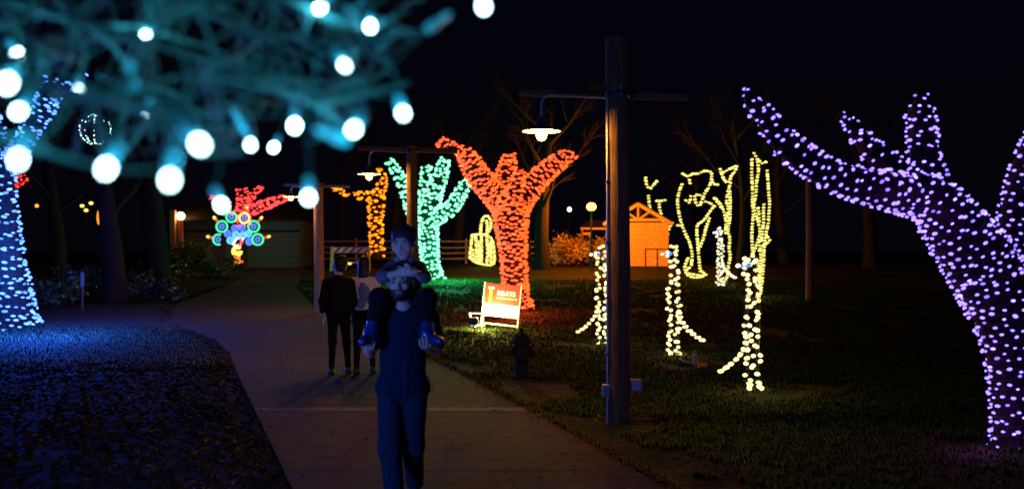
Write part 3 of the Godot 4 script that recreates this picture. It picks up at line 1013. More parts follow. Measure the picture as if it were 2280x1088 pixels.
func meerkat(px: float, foot: float, top: float, d: float, face: int, tail: int, label: String, mats: Array):
	var at := W(px, foot, d)
	var h := (foot - top) / F * d
	var t := thing("meerkat_sculpture", label, "light sculpture", at, 0.0, "lit animal sculptures on the lawn")
	var g := rise(d) - at.y
	var r := 0.062 * h
	# body profile up the spine: [height, x shift, half width]
	var spine := [[0.0, 0.0, 0.75], [0.05, 0.0, 1.05], [0.14, 0.0, 0.8], [0.3, 0.0, 0.85], [0.45, 0.0, 1.0], [0.6, 0.0, 1.0], [0.72, 0.0, 0.85], [0.8, 0.0, 0.62], [0.86, 0.01 * face, 0.8], [0.93, 0.012 * face, 0.95], [0.98, 0.0, 0.7], [1.0, 0.0, 0.15]]
	var frame := MB.new()
	var spots := []
	for k in 4:
		var a := PI / 4 + PI / 2 * k
		var p := []
		var rr := []
		for s in spine:
			p.append(Vector3(s[1] * h + cos(a) * r * s[2], s[0] * h, sin(a) * r * s[2]))
			rr.append(0.005)
		frame.tube(p, rr, 5)
		var n := 16
		for i in n:
			var f := (i + 0.25 * k + R(-0.3, 0.3)) / n
			var q := along(p, f)
			spots.append(q + Vector3(cos(a) * 0.02 - signf(cos(a)) * R(-0.25, 0.95) * r * 0.5, R(-0.01, 0.01), sin(a) * 0.02))
	for s in spine:
		if s[0] > 0.9: continue
		frame.ring(Vector3(s[1] * h, s[0] * h, 0), r * s[2], 0.004, Basis(Vector3.RIGHT, PI / 2), 12)
	# muzzle
	var hd := Vector3(0.012 * face * h, 0.92 * h, 0)
	var muz := [hd + Vector3(face * r * 0.5, 0.02 * h, r * 0.6), hd + Vector3(face * r * 1.55, -0.005 * h, 0), hd + Vector3(face * r * 0.5, -0.03 * h, r * 0.6)]
	frame.tube(muz, [0.005, 0.005, 0.005], 5)
	for f in [0.15, 0.5, 0.85]: spots.append(along(muz, f))
	# arms folded on the chest
	for s in [-1, 1]:
		var arm := [Vector3(s * r * 0.7, 0.66 * h, r * 0.6), Vector3(s * r * 0.9, 0.56 * h, r * 1.1), Vector3(s * r * 0.2, 0.58 * h, r * 1.3)]
		frame.tube(arm, [0.005, 0.005, 0.005], 5)
	# feet
	for s in [-1, 1]:
		var toe := [Vector3(s * r * 0.4, 0.02 * h, 0), Vector3(s * r * 0.75, 0.005 * h, r * 1.4)]
		frame.tube(toe, [0.006, 0.006], 5)
		spots.append(along(toe, 0.5)); spots.append(along(toe, 1.0))
	# tail sweeping to the ground
	var tp := []
	for i in 9:
		var f := i / 8.0
		tp.append(Vector3(tail * (r * 0.7 + h * 0.23 * pow(f, 1.9)), h * (0.40 - 0.285 * pow(f, 0.85)), 0.05 * h * f))
	for s in [-1, 1]:
		var q := []
		var rr := []
		for i in 9:
			q.append(tp[i] + Vector3(0.35 * s, 0.8 * s, s).normalized() * r * 0.34 * (1.0 - 0.6 * i / 8.0))
			rr.append(0.004)
		frame.tube(q, rr, 5)
		for i in 8: spots.append(along(q, (i + 0.4 + 0.25 * s + R(-0.1, 0.1)) / 8.0))
	# stakes into the ground
	for s in [-1, 1]:
		frame.tube([Vector3(s * r * 0.6, 0.02 * h, 0), Vector3(s * r * 0.6, minf(g, -0.02) - 0.15, 0)], [0.007, 0.007], 6)
	put("frame", frame.mesh(), M.dark_metal, t)
	var size := 0.025 + 0.0006 * d
	var m := bulb_mesh(Vector3(size * 1.15, size * 0.85, size * 0.85))
	for p in spots:
		var k := rng.randf()
		put("bulb", m, mats[0] if k < 0.5 else (mats[1] if k < 0.8 else mats[2]), t, Transform3D(Basis(Vector3.UP, R(-0.6, 0.6)) * Basis(Vector3.BACK, R(-0.5, 0.5)), p))
	var em := glow("blue eye light", 0.08, 0.3, 2.0)
	var eye := MB.new()
	eye.ball(Vector3.ZERO, Vector3.ONE * size * 0.95, 8, 5)
	put("eye", eye.mesh(), em, t, Transform3D(Basis(), hd + Vector3(face * r * 0.45, 0.0, r * 0.95)))
	put("eye", eye.mesh(), em, t, Transform3D(Basis(), hd + Vector3(face * r * 0.9, -0.012 * h, -r * 0.4)))
	omni("meerkat_light", t, Vector3(0.05, 0.3 * h, r * 3.0), lin(1.0, 0.8, 0.35), 0.4, 0.15, 8.0)

func along(p: Array, f: float) -> Vector3:
	var total := 0.0
	for i in p.size() - 1: total += (p[i + 1] - p[i]).length()
	var want := clampf(f, 0.0, 1.0) * total
	for i in p.size() - 1:
		var l: float = (p[i + 1] - p[i]).length()
		if want <= l or i == p.size() - 2: return p[i].lerp(p[i + 1], want / maxf(l, 1e-6))
		want -= l
	return p[-1]

func outline_animal(called: String, label: String, lines: Array, d: float, gap: float, mats: Array):
	var low := -1e9
	var cx := 0.0
	var n := 0
	for l in lines:
		for p in l:
			low = maxf(low, p.y); cx += p.x; n += 1
	var base := onground((cx / n - 1140.0) / F * d, d)
	var t := thing(called, label, "light sculpture", base, 0.0, "lit animal sculptures on the lawn")
	var frame := MB.new()
	var m := bulb_mesh(Vector3(0.0066, 0.0034, 0.0034) * 0.3 * d)
	var k := 0
	for l in lines:
		var pts := []
		for i in l.size() - 1:      # rounded with a spline
			for s in 4:
				var f := s / 4.0
				var a: Vector2 = l[maxi(i - 1, 0)]
				var e: Vector2 = l[mini(i + 2, l.size() - 1)]
				var q: Vector2 = l[i].cubic_interpolate(l[i + 1], a, e, f)
				pts.append(W(q.x, q.y, d + 0.3 * sin(k * 2.1)) - base)
		pts.append(W(l[-1].x, l[-1].y, d + 0.3 * sin(k * 2.1)) - base)
		k += 1
		var rr := []
		var len_ := 0.0
		for i in pts.size():
			rr.append(0.012)
			if i > 0: len_ += (pts[i] - pts[i - 1]).length()
		frame.tube(pts, rr, 5)
		var cnt := maxi(2, int(len_ / (gap * d / F)))
		for i in cnt + 1:
			var q := rng.randf()
			put("bulb", m, mats[0] if q < 0.55 else (mats[1] if q < 0.85 else mats[2]), t, Transform3D(Basis(Vector3.UP, R(-0.4, 0.4)) * Basis(Vector3.BACK, R(-0.3, 0.3)), along(pts, (i + R(-0.15, 0.15)) / cnt) + Vector3(0, 0, 0.02)))
	# legs and braces that hold the outline up
	var lx := (1e9)
	var hx := -1e9
	for l in lines:
		for p in l:
			if p.y > low - 30: lx = minf(lx, p.x); hx = maxf(hx, p.x)
	for x in [lx + 2, (lx + hx) / 2, hx - 2]:
		var p := W(x, low - 4, d) - base
		frame.tube([p, Vector3(p.x, -0.2, p.z - 0.05)], [0.012, 0.012], 5)
	put("frame", frame.mesh(), M.dark_metal, t)
	omni("sculpture_light", t, W((lx + hx) / 2, low - 25, d - 0.8) - base, lin(1.0, 0.9, 0.25), 0.6, 0.3, 10.0)

func peacock():
	var d := 50.0
	var at := onground(W(529, 590, d).x, d)
	var t := thing("peacock_sculpture", "peacock of coloured rope lights with a fan of ringed feathers and orange foot", "light sculpture", at, 0.0, "lit animal sculptures on the lawn")
	var s := d / F
	var green := glow("green rope light", 0.08, 1.25, 0.5)
	var blue := glow("blue rope light", 0.14, 0.3, 1.6)
	var cyan := glow("cyan rope light", 0.2, 0.85, 1.3)
	var yellow := glow("yellow rope light", 1.4, 1.1, 0.2)
	var red := glow("red rope light", 1.5, 0.1, 0.06)
	var orange := glow("orange rope light", 1.5, 0.33, 0.01)
	var white := glow("white rope light", 1.3, 1.35, 1.3)
	var mid := W(528, 545, d) - at
	var frame := MB.new()
	for f in [[514, 483, 13, TAU], [543, 485, 13, TAU], [493, 504, 14, TAU], [564, 504, 14, TAU], [485, 533, 13, 4.0], [573, 533, 14, TAU]]:
		var c := W(f[0], f[1], d) - at
		var out := (c - mid).normalized()
		var mb := MB.new()
		mb.ring(c, f[2] * s * 0.86, 0.055, Basis(), 18, 1.1, 1.1 + f[3])
		put("feather_ring", mb.mesh(), green if f[0] != 543 else glow("amber rope light", 2.4, 1.3, 0.35), t)
		mb = MB.new()
		mb.ring(c, f[2] * s * 0.32, 0.045, Basis(), 12)
		put("feather_eye", mb.mesh(), blue, t)
		mb = MB.new()
		mb.tube([c + out * f[2] * s * 1.15, c + out * f[2] * s * 1.6], [0.07, 0.05], 6)
		put("feather_tip", mb.mesh(), red, t)
		mb = MB.new()
		mb.tube([c + out * f[2] * s * 1.65, c + out * f[2] * s * 2.1], [0.09, 0.06], 6)
		put("feather_tip", mb.mesh(), yellow, t)
		frame.tube([mid + Vector3(0, 0, -0.08), c + Vector3(0, 0, -0.08), c + out * f[2] * s * 2.0 + Vector3(0, 0, -0.08)], [0.02, 0.02, 0.015], 6)
	for f in [[522, 508], [538, 507], [506, 520], [552, 520], [512, 535], [554, 538], [524, 522], [540, 524]]:
		var c := W(f[0], f[1], d) - at
		var mb := MB.new()
		mb.ring(c, 7.0 * s, 0.04, Basis(), 12)
		mb.ring(c + Vector3(0, 0, 0.02), 3.0 * s, 0.035, Basis(), 10)
		put("inner_ring", mb.mesh(), blue if int(f[0]) % 4 else cyan, t)
	var mb2 := MB.new()
	mb2.tube([W(517, 545, d - 0.15) - at, W(526, 530, d - 0.15) - at, W(540, 531, d - 0.15) - at, W(534, 545, d - 0.15) - at, W(520, 548, d - 0.15) - at], [0.07, 0.07, 0.07, 0.07, 0.07], 6)
	put("breast", mb2.mesh(), white, t)
	mb2 = MB.new()
	mb2.tube([W(534, 530, d - 0.2) - at, W(538, 540, d - 0.2) - at, W(531, 546, d - 0.2) - at], [0.06, 0.06, 0.06], 6)
	put("head", mb2.mesh(), red, t)
	mb2 = MB.new()
	mb2.ring(W(527, 559, d) - at, 9.5 * s, 0.08, Basis(), 16, 0.7, TAU + 0.1)
	mb2.ring(W(527, 557, d) - at, 5.0 * s, 0.06, Basis(), 12, 0.7, TAU - 0.4)
	put("belly", mb2.mesh(), yellow, t)
	mb2 = MB.new()
	for x in [523, 527, 531]:
		mb2.tube([W(x, 570, d) - at, W(x, 585, d) - at], [0.075, 0.075], 6)
	mb2.tube([W(522, 585, d) - at, W(540, 582, d) - at], [0.08, 0.06], 6)
	put("foot", mb2.mesh(), orange, t)
	frame.tube([mid, Vector3(mid.x, -0.1, -0.05)], [0.025, 0.025], 6)
	put("frame", frame.mesh(), M.dark_metal, t)

func light_ball():
	var d := 30.0
	var c := W(210, 288, d)
	var t := thing("light_ball", "round wire ball of tiny white lights hanging in the dark", "hanging light", c)
	var mb := MB.new()
	var r := 0.45
	for k in 5: mb.ring(Vector3.ZERO, r, 0.006, Basis(Vector3.UP, PI * k / 5.0), 24)
	mb.ring(Vector3.ZERO, r, 0.006, Basis(Vector3.RIGHT, PI / 2), 24)
	mb.tube([Vector3(0, r, 0), Vector3(0.02, 1.9, 0.0)], [0.006, 0.006], 5)
	put("frame", mb.mesh(), M.dark_metal, t)
	var m := bulb_mesh(Vector3(0.022, 0.012, 0.012))
	var g := glows("tiny white bulb", 2.2, 4.0, 4.2)
	for i in 110:
		var a := TAU * (rng.randi() % 10) / 10.0
		var th := R(-1.3, 1.35)
		var p := Vector3(cos(a) * cos(th), sin(th), sin(a) * cos(th)) * (r + 0.01)
		if Vector2(p.x, p.y).length() < 0.3 * r and p.z > 0: continue
		put("bulb", m, g[rng.randi() % 3], t, Transform3D(Basis(), p))

# ---------------------------------------------------------------- the far side of the lawn
func build_background():
	shed()
	shelter()
	lodge()
	fence()
	# sodium lamp beside the shed
	var at := onground(W(1317, 590, 50.0).x, 50.0)
	var t := thing("street_lamp", "orange sodium lamp on a thin pole left of the shed", "street lamp", at)
	var hh := W(1315, 460, 50).y - at.y
	var mb := MB.new()
	mb.tube([Vector3(0, -0.1, 0), Vector3(0, hh - 0.25, 0)], [0.06, 0.045], 10)
	put("pole", mb.mesh(), M.dark_metal, t)
	mb = MB.new()
	mb.lathe([Vector2(0.0, -0.3), Vector2(0.09, -0.28), Vector2(0.1, -0.17), Vector2(0.06, -0.16)], 14, Vector3(0, hh, 0))
	mb.lathe([Vector2(0.1, 0.19), Vector2(0.08, 0.22), Vector2(0.0, 0.23)], 14, Vector3(0, hh, 0))
	put("lamp_head", mb.mesh(), M.dark_metal, t)
	mb = MB.new()
	mb.ball(Vector3(0, hh, 0), Vector3(0.24, 0.2, 0.24), 16, 10)
	put("lamp_globe", mb.mesh(), glow("sodium globe", 20.0, 6.0, 0.5), t)
	omni("sodium_lamp_light", t, Vector3(0, hh, 0), lin(1.0, 0.2, 0.003), 115.0, 0.18, 60.0)
	for q in [[1268, 466, 72.0, "small white lamp on a pole in the far dark", 0.16, [5.0, 4.4, 2.6], 0.0], [80, 458, 60.0, "tiny orange lamp on a pole right of the blue tree", 0.11, [2.4, 0.7, 0.1], 0.0], [218, 484, 60.0, "slim orange lantern on a pole in the dark planting", 0.12, [1.4, 0.36, 0.04], 0.32]]:
		lantern(q[0], q[1], q[2], q[3], q[4], q[5], q[6])
	# a post carrying three small yellow lamps
	var at3 := onground(W(190, 590, 60.0).x, 60.0)
	t = thing("lamp_cluster", "post with three small yellow lamps in the dark planting", "street lamp", at3)
	mb = MB.new()
	mb.tube([Vector3(0, -0.1, 0), Vector3(0, 3.2, 0)], [0.06, 0.05], 8)
	put("pole", mb.mesh(), M.dark_metal, t)
	for q in [[181, 458], [201, 452], [190, 468]]:
		var p := W(q[0], q[1], 60.0) - at3
		mb = MB.new()
		mb.tube([Vector3(0, p.y - 0.2, 0), Vector3(p.x, p.y - 0.1, p.z)], [0.025, 0.02], 6)
		put("arm", mb.mesh(), M.dark_metal, t)
		mb = MB.new()
		mb.ball(p, Vector3(0.13, 0.1, 0.1), 10, 7)
		put("lamp_globe", mb.mesh(), glow("yellow lamp", 2.2, 1.4, 0.3), t)
	trees()
	shrubs()

func lantern(px: float, py: float, d: float, label: String, r: float, c: Array, tall: float):
	var at := onground(W(px, py, d).x, d)
	var h := W(px, py, d).y - at.y
	var t := thing("lantern_post", label, "street lamp", at)
	var mb := MB.new()
	mb.tube([Vector3(0, -0.1, 0), Vector3(0, h - r - tall, 0)], [0.05, 0.04], 8)
	put("pole", mb.mesh(), M.dark_metal, t)
	mb = MB.new()
	mb.lathe([Vector2(r * 1.2, h + r + tall), Vector2(0.0, h + r + tall + r * 0.7)], 10)
	put("cap", mb.mesh(), M.dark_metal, t)
	mb = MB.new()
	mb.ball(Vector3(0, h, 0), Vector3(r, r + tall, r), 12, 8)
	put("lamp_globe", mb.mesh(), glow("lantern globe", c[0], c[1], c[2]), t)

func shed():
	var d := 54.5
	var at := onground(W(1421, 590, d).x, d)
	var t := thing("shed", "small gabled shed lit orange, with open truss gable", "shed", at, -0.12)
	var w := 3.3
	var eave := 2.5
	var peak := 3.45
	var wall := Node3D.new()
	wall.name = "wall"
	t.add_child(wall, true)
	var n := 10
	var bh := (eave - 0.05) / n
	for i in n:
		var mb := MB.new()
		mb.box(Vector3(0, 0.02 + bh * (i + 0.5), 0), Vector3(w - 0.12, bh - 0.006, 0.05), Basis(Vector3.RIGHT, 0.06), 0.006)
		put("plank", mb.mesh(), M.plank, wall)
	for s in [-1, 1]:
		var mb := MB.new()
		mb.box(Vector3(s * (w / 2 - 0.03), eave / 2, 0.02), Vector3(0.1, eave, 0.12), Basis(), 0.01)
		put("corner_post", mb.mesh(), M.plank, t)
		mb = MB.new()
		mb.box(Vector3(s * (w / 2 - 0.08), eave / 2, -1.6), Vector3(0.08, eave - 0.02, 3.1), Basis(), 0.01)
		put("side_wall", mb.mesh(), M.plank, t)
		# roof half and its barge board
		var dir := Vector3(s * (w / 2 + 0.25), eave - peak - 0.16, 0)
		var up := Vector3(-dir.y * s, absf(dir.x), 0).normalized()
		up = Vector3(s * absf(up.x), absf(up.y), 0).normalized()
		var ax := dir.normalized()
		mb = MB.new()
		mb.box(Vector3(0, peak + 0.08, -1.35) + dir / 2 + up * 0.03, Vector3(dir.length(), 0.06, 3.9), Basis(ax, up, ax.cross(up)), 0.01)
		put("roof_half", mb.mesh(), M.shingle, t)
		mb = MB.new()
		mb.box(Vector3(0, peak, 0.62) + dir / 2 - Vector3(s * 0.02, 0.03, 0), Vector3(dir.length() + 0.02, 0.17, 0.06), Basis(ax, up, ax.cross(up)), 0.01)
		put("barge_board", mb.mesh(), M.plank, t)
		mb = MB.new()
		mb.bar(Vector3(s * 0.06, eave + 0.1, 0.5), Vector3(s * 0.62, eave + 0.5, 0.5), 0.09, 0.09)
		put("brace", mb.mesh(), M.plank, t)
	var mb := MB.new()
	mb.box(Vector3(0, eave + 0.06, 0.5), Vector3(w + 0.1, 0.14, 0.1), Basis(), 0.01)
	put("tie_beam", mb.mesh(), M.plank, t)
	mb = MB.new()
	mb.box(Vector3(0, (eave + peak) / 2 + 0.06, 0.5), Vector3(0.1, peak - eave - 0.1, 0.08), Basis(), 0.01)
	put("king_post", mb.mesh(), M.plank, t)
	mb = MB.new()
	mb.face3(Vector3(-w / 2, eave + 0.01, -0.02), Vector3(w / 2, eave + 0.01, -0.02), Vector3(0, peak, -0.02))
	mb.face3(Vector3(w / 2, eave + 0.01, -0.06), Vector3(-w / 2, eave + 0.01, -0.06), Vector3(0, peak, -0.06))
	put("gable", mb.mesh(), M.shingle, t)
	# a dark handrail before its right half
	var rail := thing("handrail", "dark metal handrail in front of the orange shed", "handrail", onground(W(1464, 590, 52).x, 52.0))
	mb = MB.new()
	for x in [-0.62, 0.0, 0.62]: mb.box(Vector3(x, 0.46, 0), Vector3(0.07, 1.1, 0.07), Basis(), 0.006)
	put("post", mb.mesh(), M.dark_metal, rail)
	mb = MB.new()
	mb.box(Vector3(0, 1.03, 0), Vector3(1.36, 0.06, 0.08), Basis(), 0.006)
	put("top_rail", mb.mesh(), M.dark_metal, rail)

func shelter():
	var d := 57.0
	var at := onground(W(1322, 590, d).x, d)
	var t := thing("picnic_shelter", "low roofed shelter left of the shed, its eave lit orange", "shelter", at)
	var eave := W(1322, 509, d).y - at.y
	var mb := MB.new()
	mb.box(Vector3(0, eave, 0.6), Vector3(1.6, 0.12, 0.08), Basis(), 0.01)
	put("eave_beam", mb.mesh(), M.plank, t)
	mb = MB.new()
	mb.face(Vector3(-0.9, eave + 0.08, 0.7), Vector3(0.9, eave + 0.08, 0.7), Vector3(0.7, eave + 0.5, -0.4), Vector3(-0.2, eave + 0.5, -0.4))
	mb.face(Vector3(0.9, eave + 0.05, 0.7), Vector3(-0.9, eave + 0.05, 0.7), Vector3(-0.2, eave + 0.46, -0.4), Vector3(0.7, eave + 0.46, -0.4))
	put("roof", mb.mesh(), M.shingle, t)
	for s in [-1, 1]:
		mb = MB.new()
		mb.box(Vector3(s * 0.7, eave / 2 - 0.08, 0.58), Vector3(0.12, eave + 0.06, 0.12), Basis(), 0.01)
		put("post", mb.mesh(), M.rail_wood, t)
	mb = MB.new()
	mb.box(Vector3(-0.4, eave - 0.3, 0.5), Vector3(0.55, 0.14, 0.05), Basis(), 0.01)
	put("board", mb.mesh(), M.plank, t)

func lodge():
	var d := 53.0
	var x0 := W(412, 590, d).x
	var x1 := W(668, 590, d).x
	var at := onground((x0 + x1) / 2, d)
	var w := x1 - x0
	var t := thing("lodge", "long low board-walled lodge left of the walk, dim behind the peacock", "building", at)
	var wall := Node3D.new()
	wall.name = "wall"
	t.add_child(wall, true)
	for i in 9:
		var mb := MB.new()
		mb.box(Vector3(0, 0.14 + 0.28 * i, 0), Vector3(w, 0.272, 0.08), Basis(Vector3.RIGHT, 0.05), 0.012)
		put("plank", mb.mesh(), M.plank_grey, wall)
	var mb := MB.new()
	mb.box(Vector3(0, 1.25, -2.0), Vector3(w, 2.5, 3.8), Basis(), 0.01)
	put("core", mb.mesh(), M.plank_grey, t)
	mb = MB.new()
	mb.face(Vector3(-w / 2 - 0.4, 2.55, 0.75), Vector3(w / 2 + 0.4, 2.55, 0.75), Vector3(w / 2 + 0.4, 3.7, -2.0), Vector3(-w / 2 - 0.4, 3.7, -2.0))
	mb.face(Vector3(w / 2 + 0.4, 2.47, 0.75), Vector3(-w / 2 - 0.4, 2.47, 0.75), Vector3(-w / 2 - 0.4, 3.6, -2.0), Vector3(w / 2 + 0.4, 3.6, -2.0))
	mb.box(Vector3(0, 2.51, 0.78), Vector3(w + 0.8, 0.1, 0.06), Basis(), 0.01)
	put("roof", mb.mesh(), M.shingle, t)
	mb = MB.new()
	mb.box(Vector3(0, 1.98, 0.1), Vector3(w, 0.12, 0.1), Basis(), 0.01)
	put("ledge", mb.mesh(), M.shingle, t)
	# entrance posts and the globe lantern
	var lp := onground(W(384, 600, 52).x, 52.0)
	var g := thing("gate_post", "tall red-brown entrance post on a pale stone plinth left of the globe lantern", "post", lp)
	mb = MB.new()
	mb.box(Vector3(0, 1.85, 0), Vector3(0.28, 2.5, 0.28), Basis(), 0.02)
	put("shaft", mb.mesh(), plain("red-brown paint", lin(0.4, 0.14, 0.07), 0.7), g)
	mb = MB.new()
	mb.box(Vector3(0, 0.3, 0), Vector3(0.42, 0.64, 0.42), Basis(), 0.03)
	put("plinth", mb.mesh(), M.concrete_pale, g)
	var at2 := onground(W(401, 600, 52.2).x, 52.2)
	var l := thing("globe_lantern", "round white lantern on a short red-brown post by the entrance", "lantern", at2)
	var hh := W(401, 481, 52.2).y - at2.y
	mb = MB.new()
	mb.box(Vector3(0, (hh - 0.24) / 2, 0), Vector3(0.24, hh - 0.3, 0.24), Basis(), 0.02)
	put("shaft", mb.mesh(), plain("red-brown paint", lin(0.4, 0.14, 0.07), 0.7), l)
	mb = MB.new()
	mb.lathe([Vector2(0.1, 0.0), Vector2(0.13, 0.05), Vector2(0.1, 0.1)], 12, Vector3(0, hh - 0.3, 0))
	put("collar", mb.mesh(), M.dark_metal, l)
	mb = MB.new()
	mb.ball(Vector3(0, hh, 0), Vector3.ONE * 0.22, 16, 10)
	put("lantern_globe", mb.mesh(), glow("globe lantern", 9.0, 6.2, 2.4), l)
	omni("globe_lantern_light", l, Vector3(0, hh, 0), lin(1.0, 0.42, 0.13), 3.2, 0.2, 30.0)

func fence():
	var d := 58.0
	var xs := []
	for i in 8: xs.append(lerpf(-13.5, 1.6, i / 7.0))
	var t := thing("rail_fence", "weathered split rail fence crossing behind the lit trees", "fence", onground(-6.0, d))
	for i in 8:
		var mb := MB.new()
		mb.tube([Vector3(xs[i] + 6.0, -0.2, 0), Vector3(xs[i] + 6.02, 1.5, 0)], [0.09, 0.075], 8, true, 0.1, i)
		put("post", mb.mesh(), M.rail_wood, t)
	for i in 7:
		for k in 4:
			var mb := MB.new()
			var y := 0.3 + 0.34 * k
			mb.tube([Vector3(xs[i] + 5.93, y + R(-0.03, 0.03), 0.09), Vector3((xs[i] + xs[i + 1]) / 2 + 6.0, y + R(-0.04, 0.02), 0.1), Vector3(xs[i + 1] + 6.07, y + R(-0.03, 0.03), 0.09)], [0.05, 0.058, 0.05], 7, true, 0.15, i * 5 + k)
			put("rail", mb.mesh(), M.rail_wood, t)

func dark_tree(px: float, d: float, r: float, h: float, label: String):
	var at := onground(W(px, 590, d).x, d)
	var t := thing("park_tree", label, "tree", at, R(0, TAU), "unlit trees round the lawn")
	var mb := MB.new()
	var p := []
	var rr := []
	for i in 9:
		var f := i / 8.0
		p.append(Vector3(0.25 * sin(f * 4.0 + px), -0.2 + h * 0.75 * f, 0.25 * cos(f * 3.0 + px) - 0.25 * cos(px)))
		rr.append(r * (1.25 - 0.85 * f) * (1.25 if i == 0 else 1.0))
	mb.tube(p, rr, 12, true, 0.15, int(px))
	put("trunk", mb.mesh(), M.bark, t)
	var twigs := MB.new()
	for k in 7:
		mb = MB.new()
		var s: Vector3 = along(p, 0.4 + 0.08 * k)
		var a := k * 2.4 + px
		var dir := Vector3(cos(a), 0.7, sin(a)).normalized()
		var l := h * R(0.22, 0.36)
		mb.tube([s, s + dir * l * 0.5 + Vector3(0, 0.1, 0), s + dir * l + Vector3(0, l * 0.25, 0)], [r * 0.42, r * 0.25, r * 0.07], 7, true, 0.1, k)
		put("limb", mb.mesh(), M.bark, t)
		for j in 16:
			var f := R(0.35, 1.0)
			var q := s + dir * l * f + Vector3(0, l * 0.25 * f * f, 0)
			var e := (dir + Vector3(R(-1, 1), R(-0.2, 0.9), R(-1, 1))).normalized() * l * R(0.25, 0.55)
			twigs.tube([q, q + e * 0.5 + Vector3(0, 0.06, 0), q + e], [r * 0.09, r * 0.06, r * 0.02], 4, false)
			for i in 3: twigs.tube([q + e * 0.5, q + e * 0.8 + Vector3(R(-0.4, 0.4), R(-0.1, 0.5), R(-0.4, 0.4))], [r * 0.04, r * 0.015], 3, false)
	put("crown", twigs.mesh(), M.bark, t).set_meta("kind", "stuff")

func trees():
	var list := [
		[1206, 51.0, 0.34, 11.0, "thick dark trunk between the orange-red tree and the sodium lamp"],
		[1178, 58.0, 0.2, 9.0, "slim dark tree just right of the orange-red tree's trunk"],
		[1652, 47.0, 0.24, 10.0, "dark brown trunk between the two right-hand giraffe outlines"],
		[1020, 62.0, 0.3, 11.0, "dark tree behind the fence right of the green lit tree"],
		[880, 66.0, 0.32, 11.0, "dark tree behind the fence left of the green lit tree"],
		[765, 68.0, 0.28, 10.0, "dark tree behind the fence over the striped barricade"],
		[345, 36.0, 0.42, 11.0, "broad dark trunk left of the red-brown entrance post"],
		[255, 30.6, 0.3, 9.5, "dark tree from whose limb the ball of white lights hangs"],
		[120, 40.0, 0.3, 10.0, "dark tree among the planting right of the blue lit tree"],
		[1560, 66.0, 0.34, 11.0, "dark tree far behind the curved giraffe outline"],
		[1745, 60.0, 0.3, 10.0, "dark tree behind the right end of the lawn"],
		[1930, 54.0, 0.34, 11.0, "dark tree behind the violet lit tree's long limb"],
	]
	for i in list.size():
		var q: Array = list[i]
		dark_tree(q[0], q[1], q[2], q[3], q[4])
	# the limb that carries the ball of lights
	var at := onground(W(1803, 690, 31).x, 31.0)
	var t := thing("timber_pole", "plain dark timber pole standing alone on the dark lawn", "pole", at)
	var mb := MB.new()
	mb.tube([Vector3(0, -0.2, 0), Vector3(0.02, 2.2, 0), Vector3(0.0, 4.4, 0)], [0.125, 0.115, 0.1], 12, true, 0.05, 2)
	put("shaft", mb.mesh(), M.post_wood, t)

func shrub(px: float, d: float, w: float, h: float, label: String, m: Material, leafy: int, leaf: float, group := "low shrubs in the planting"):
	var at := onground(W(px, 590, d).x, d)
	var t := thing("shrub", label, "shrub", at, 0.0, group)
	var mb := MB.new()
	for i in 11:
		var a := i * 2.4
		var tip := Vector3(cos(a) * w * 0.42 * R(0.5, 1.0), h * R(0.6, 0.95), sin(a) * w * 0.3)
		mb.tube([Vector3(cos(a) * 0.05, -0.05, sin(a) * 0.05), tip * 0.55 + Vector3(0, 0.1, 0), tip], [0.02, 0.014, 0.005], 5)
	put("stems", mb.mesh(), M.bark, t).set_meta("kind", "stuff")
	var lumps := []
	for i in 12: lumps.append([Vector3(R(-0.42, 0.42) * w, R(0.22, 0.78) * h, R(-0.28, 0.28) * w), R(0.16, 0.3) * h])
	mb = MB.new()
	for i in leafy:
		var q: Array = lumps[i % 12]
		var p: Vector3 = q[0] + Vector3(rng.randfn(), rng.randfn() * 0.8, rng.randfn()) * q[1] * 0.62
		if p.y < 0.02: p.y = R(0.02, 0.3)
		var b := Basis(Vector3(R(-1, 1), R(-1, 1), R(-1, 1)).normalized(), R(0, TAU))
		var s := leaf * R(0.6, 1.3)
		mb.face(p + b * Vector3(-s * 0.45, 0, 0), p + b * Vector3(0, s * 0.15, -s), p + b * Vector3(s * 0.45, 0, 0), p + b * Vector3(0, s * 0.15, s))
	put("foliage", mb.mesh(), m, t).set_meta("kind", "stuff")

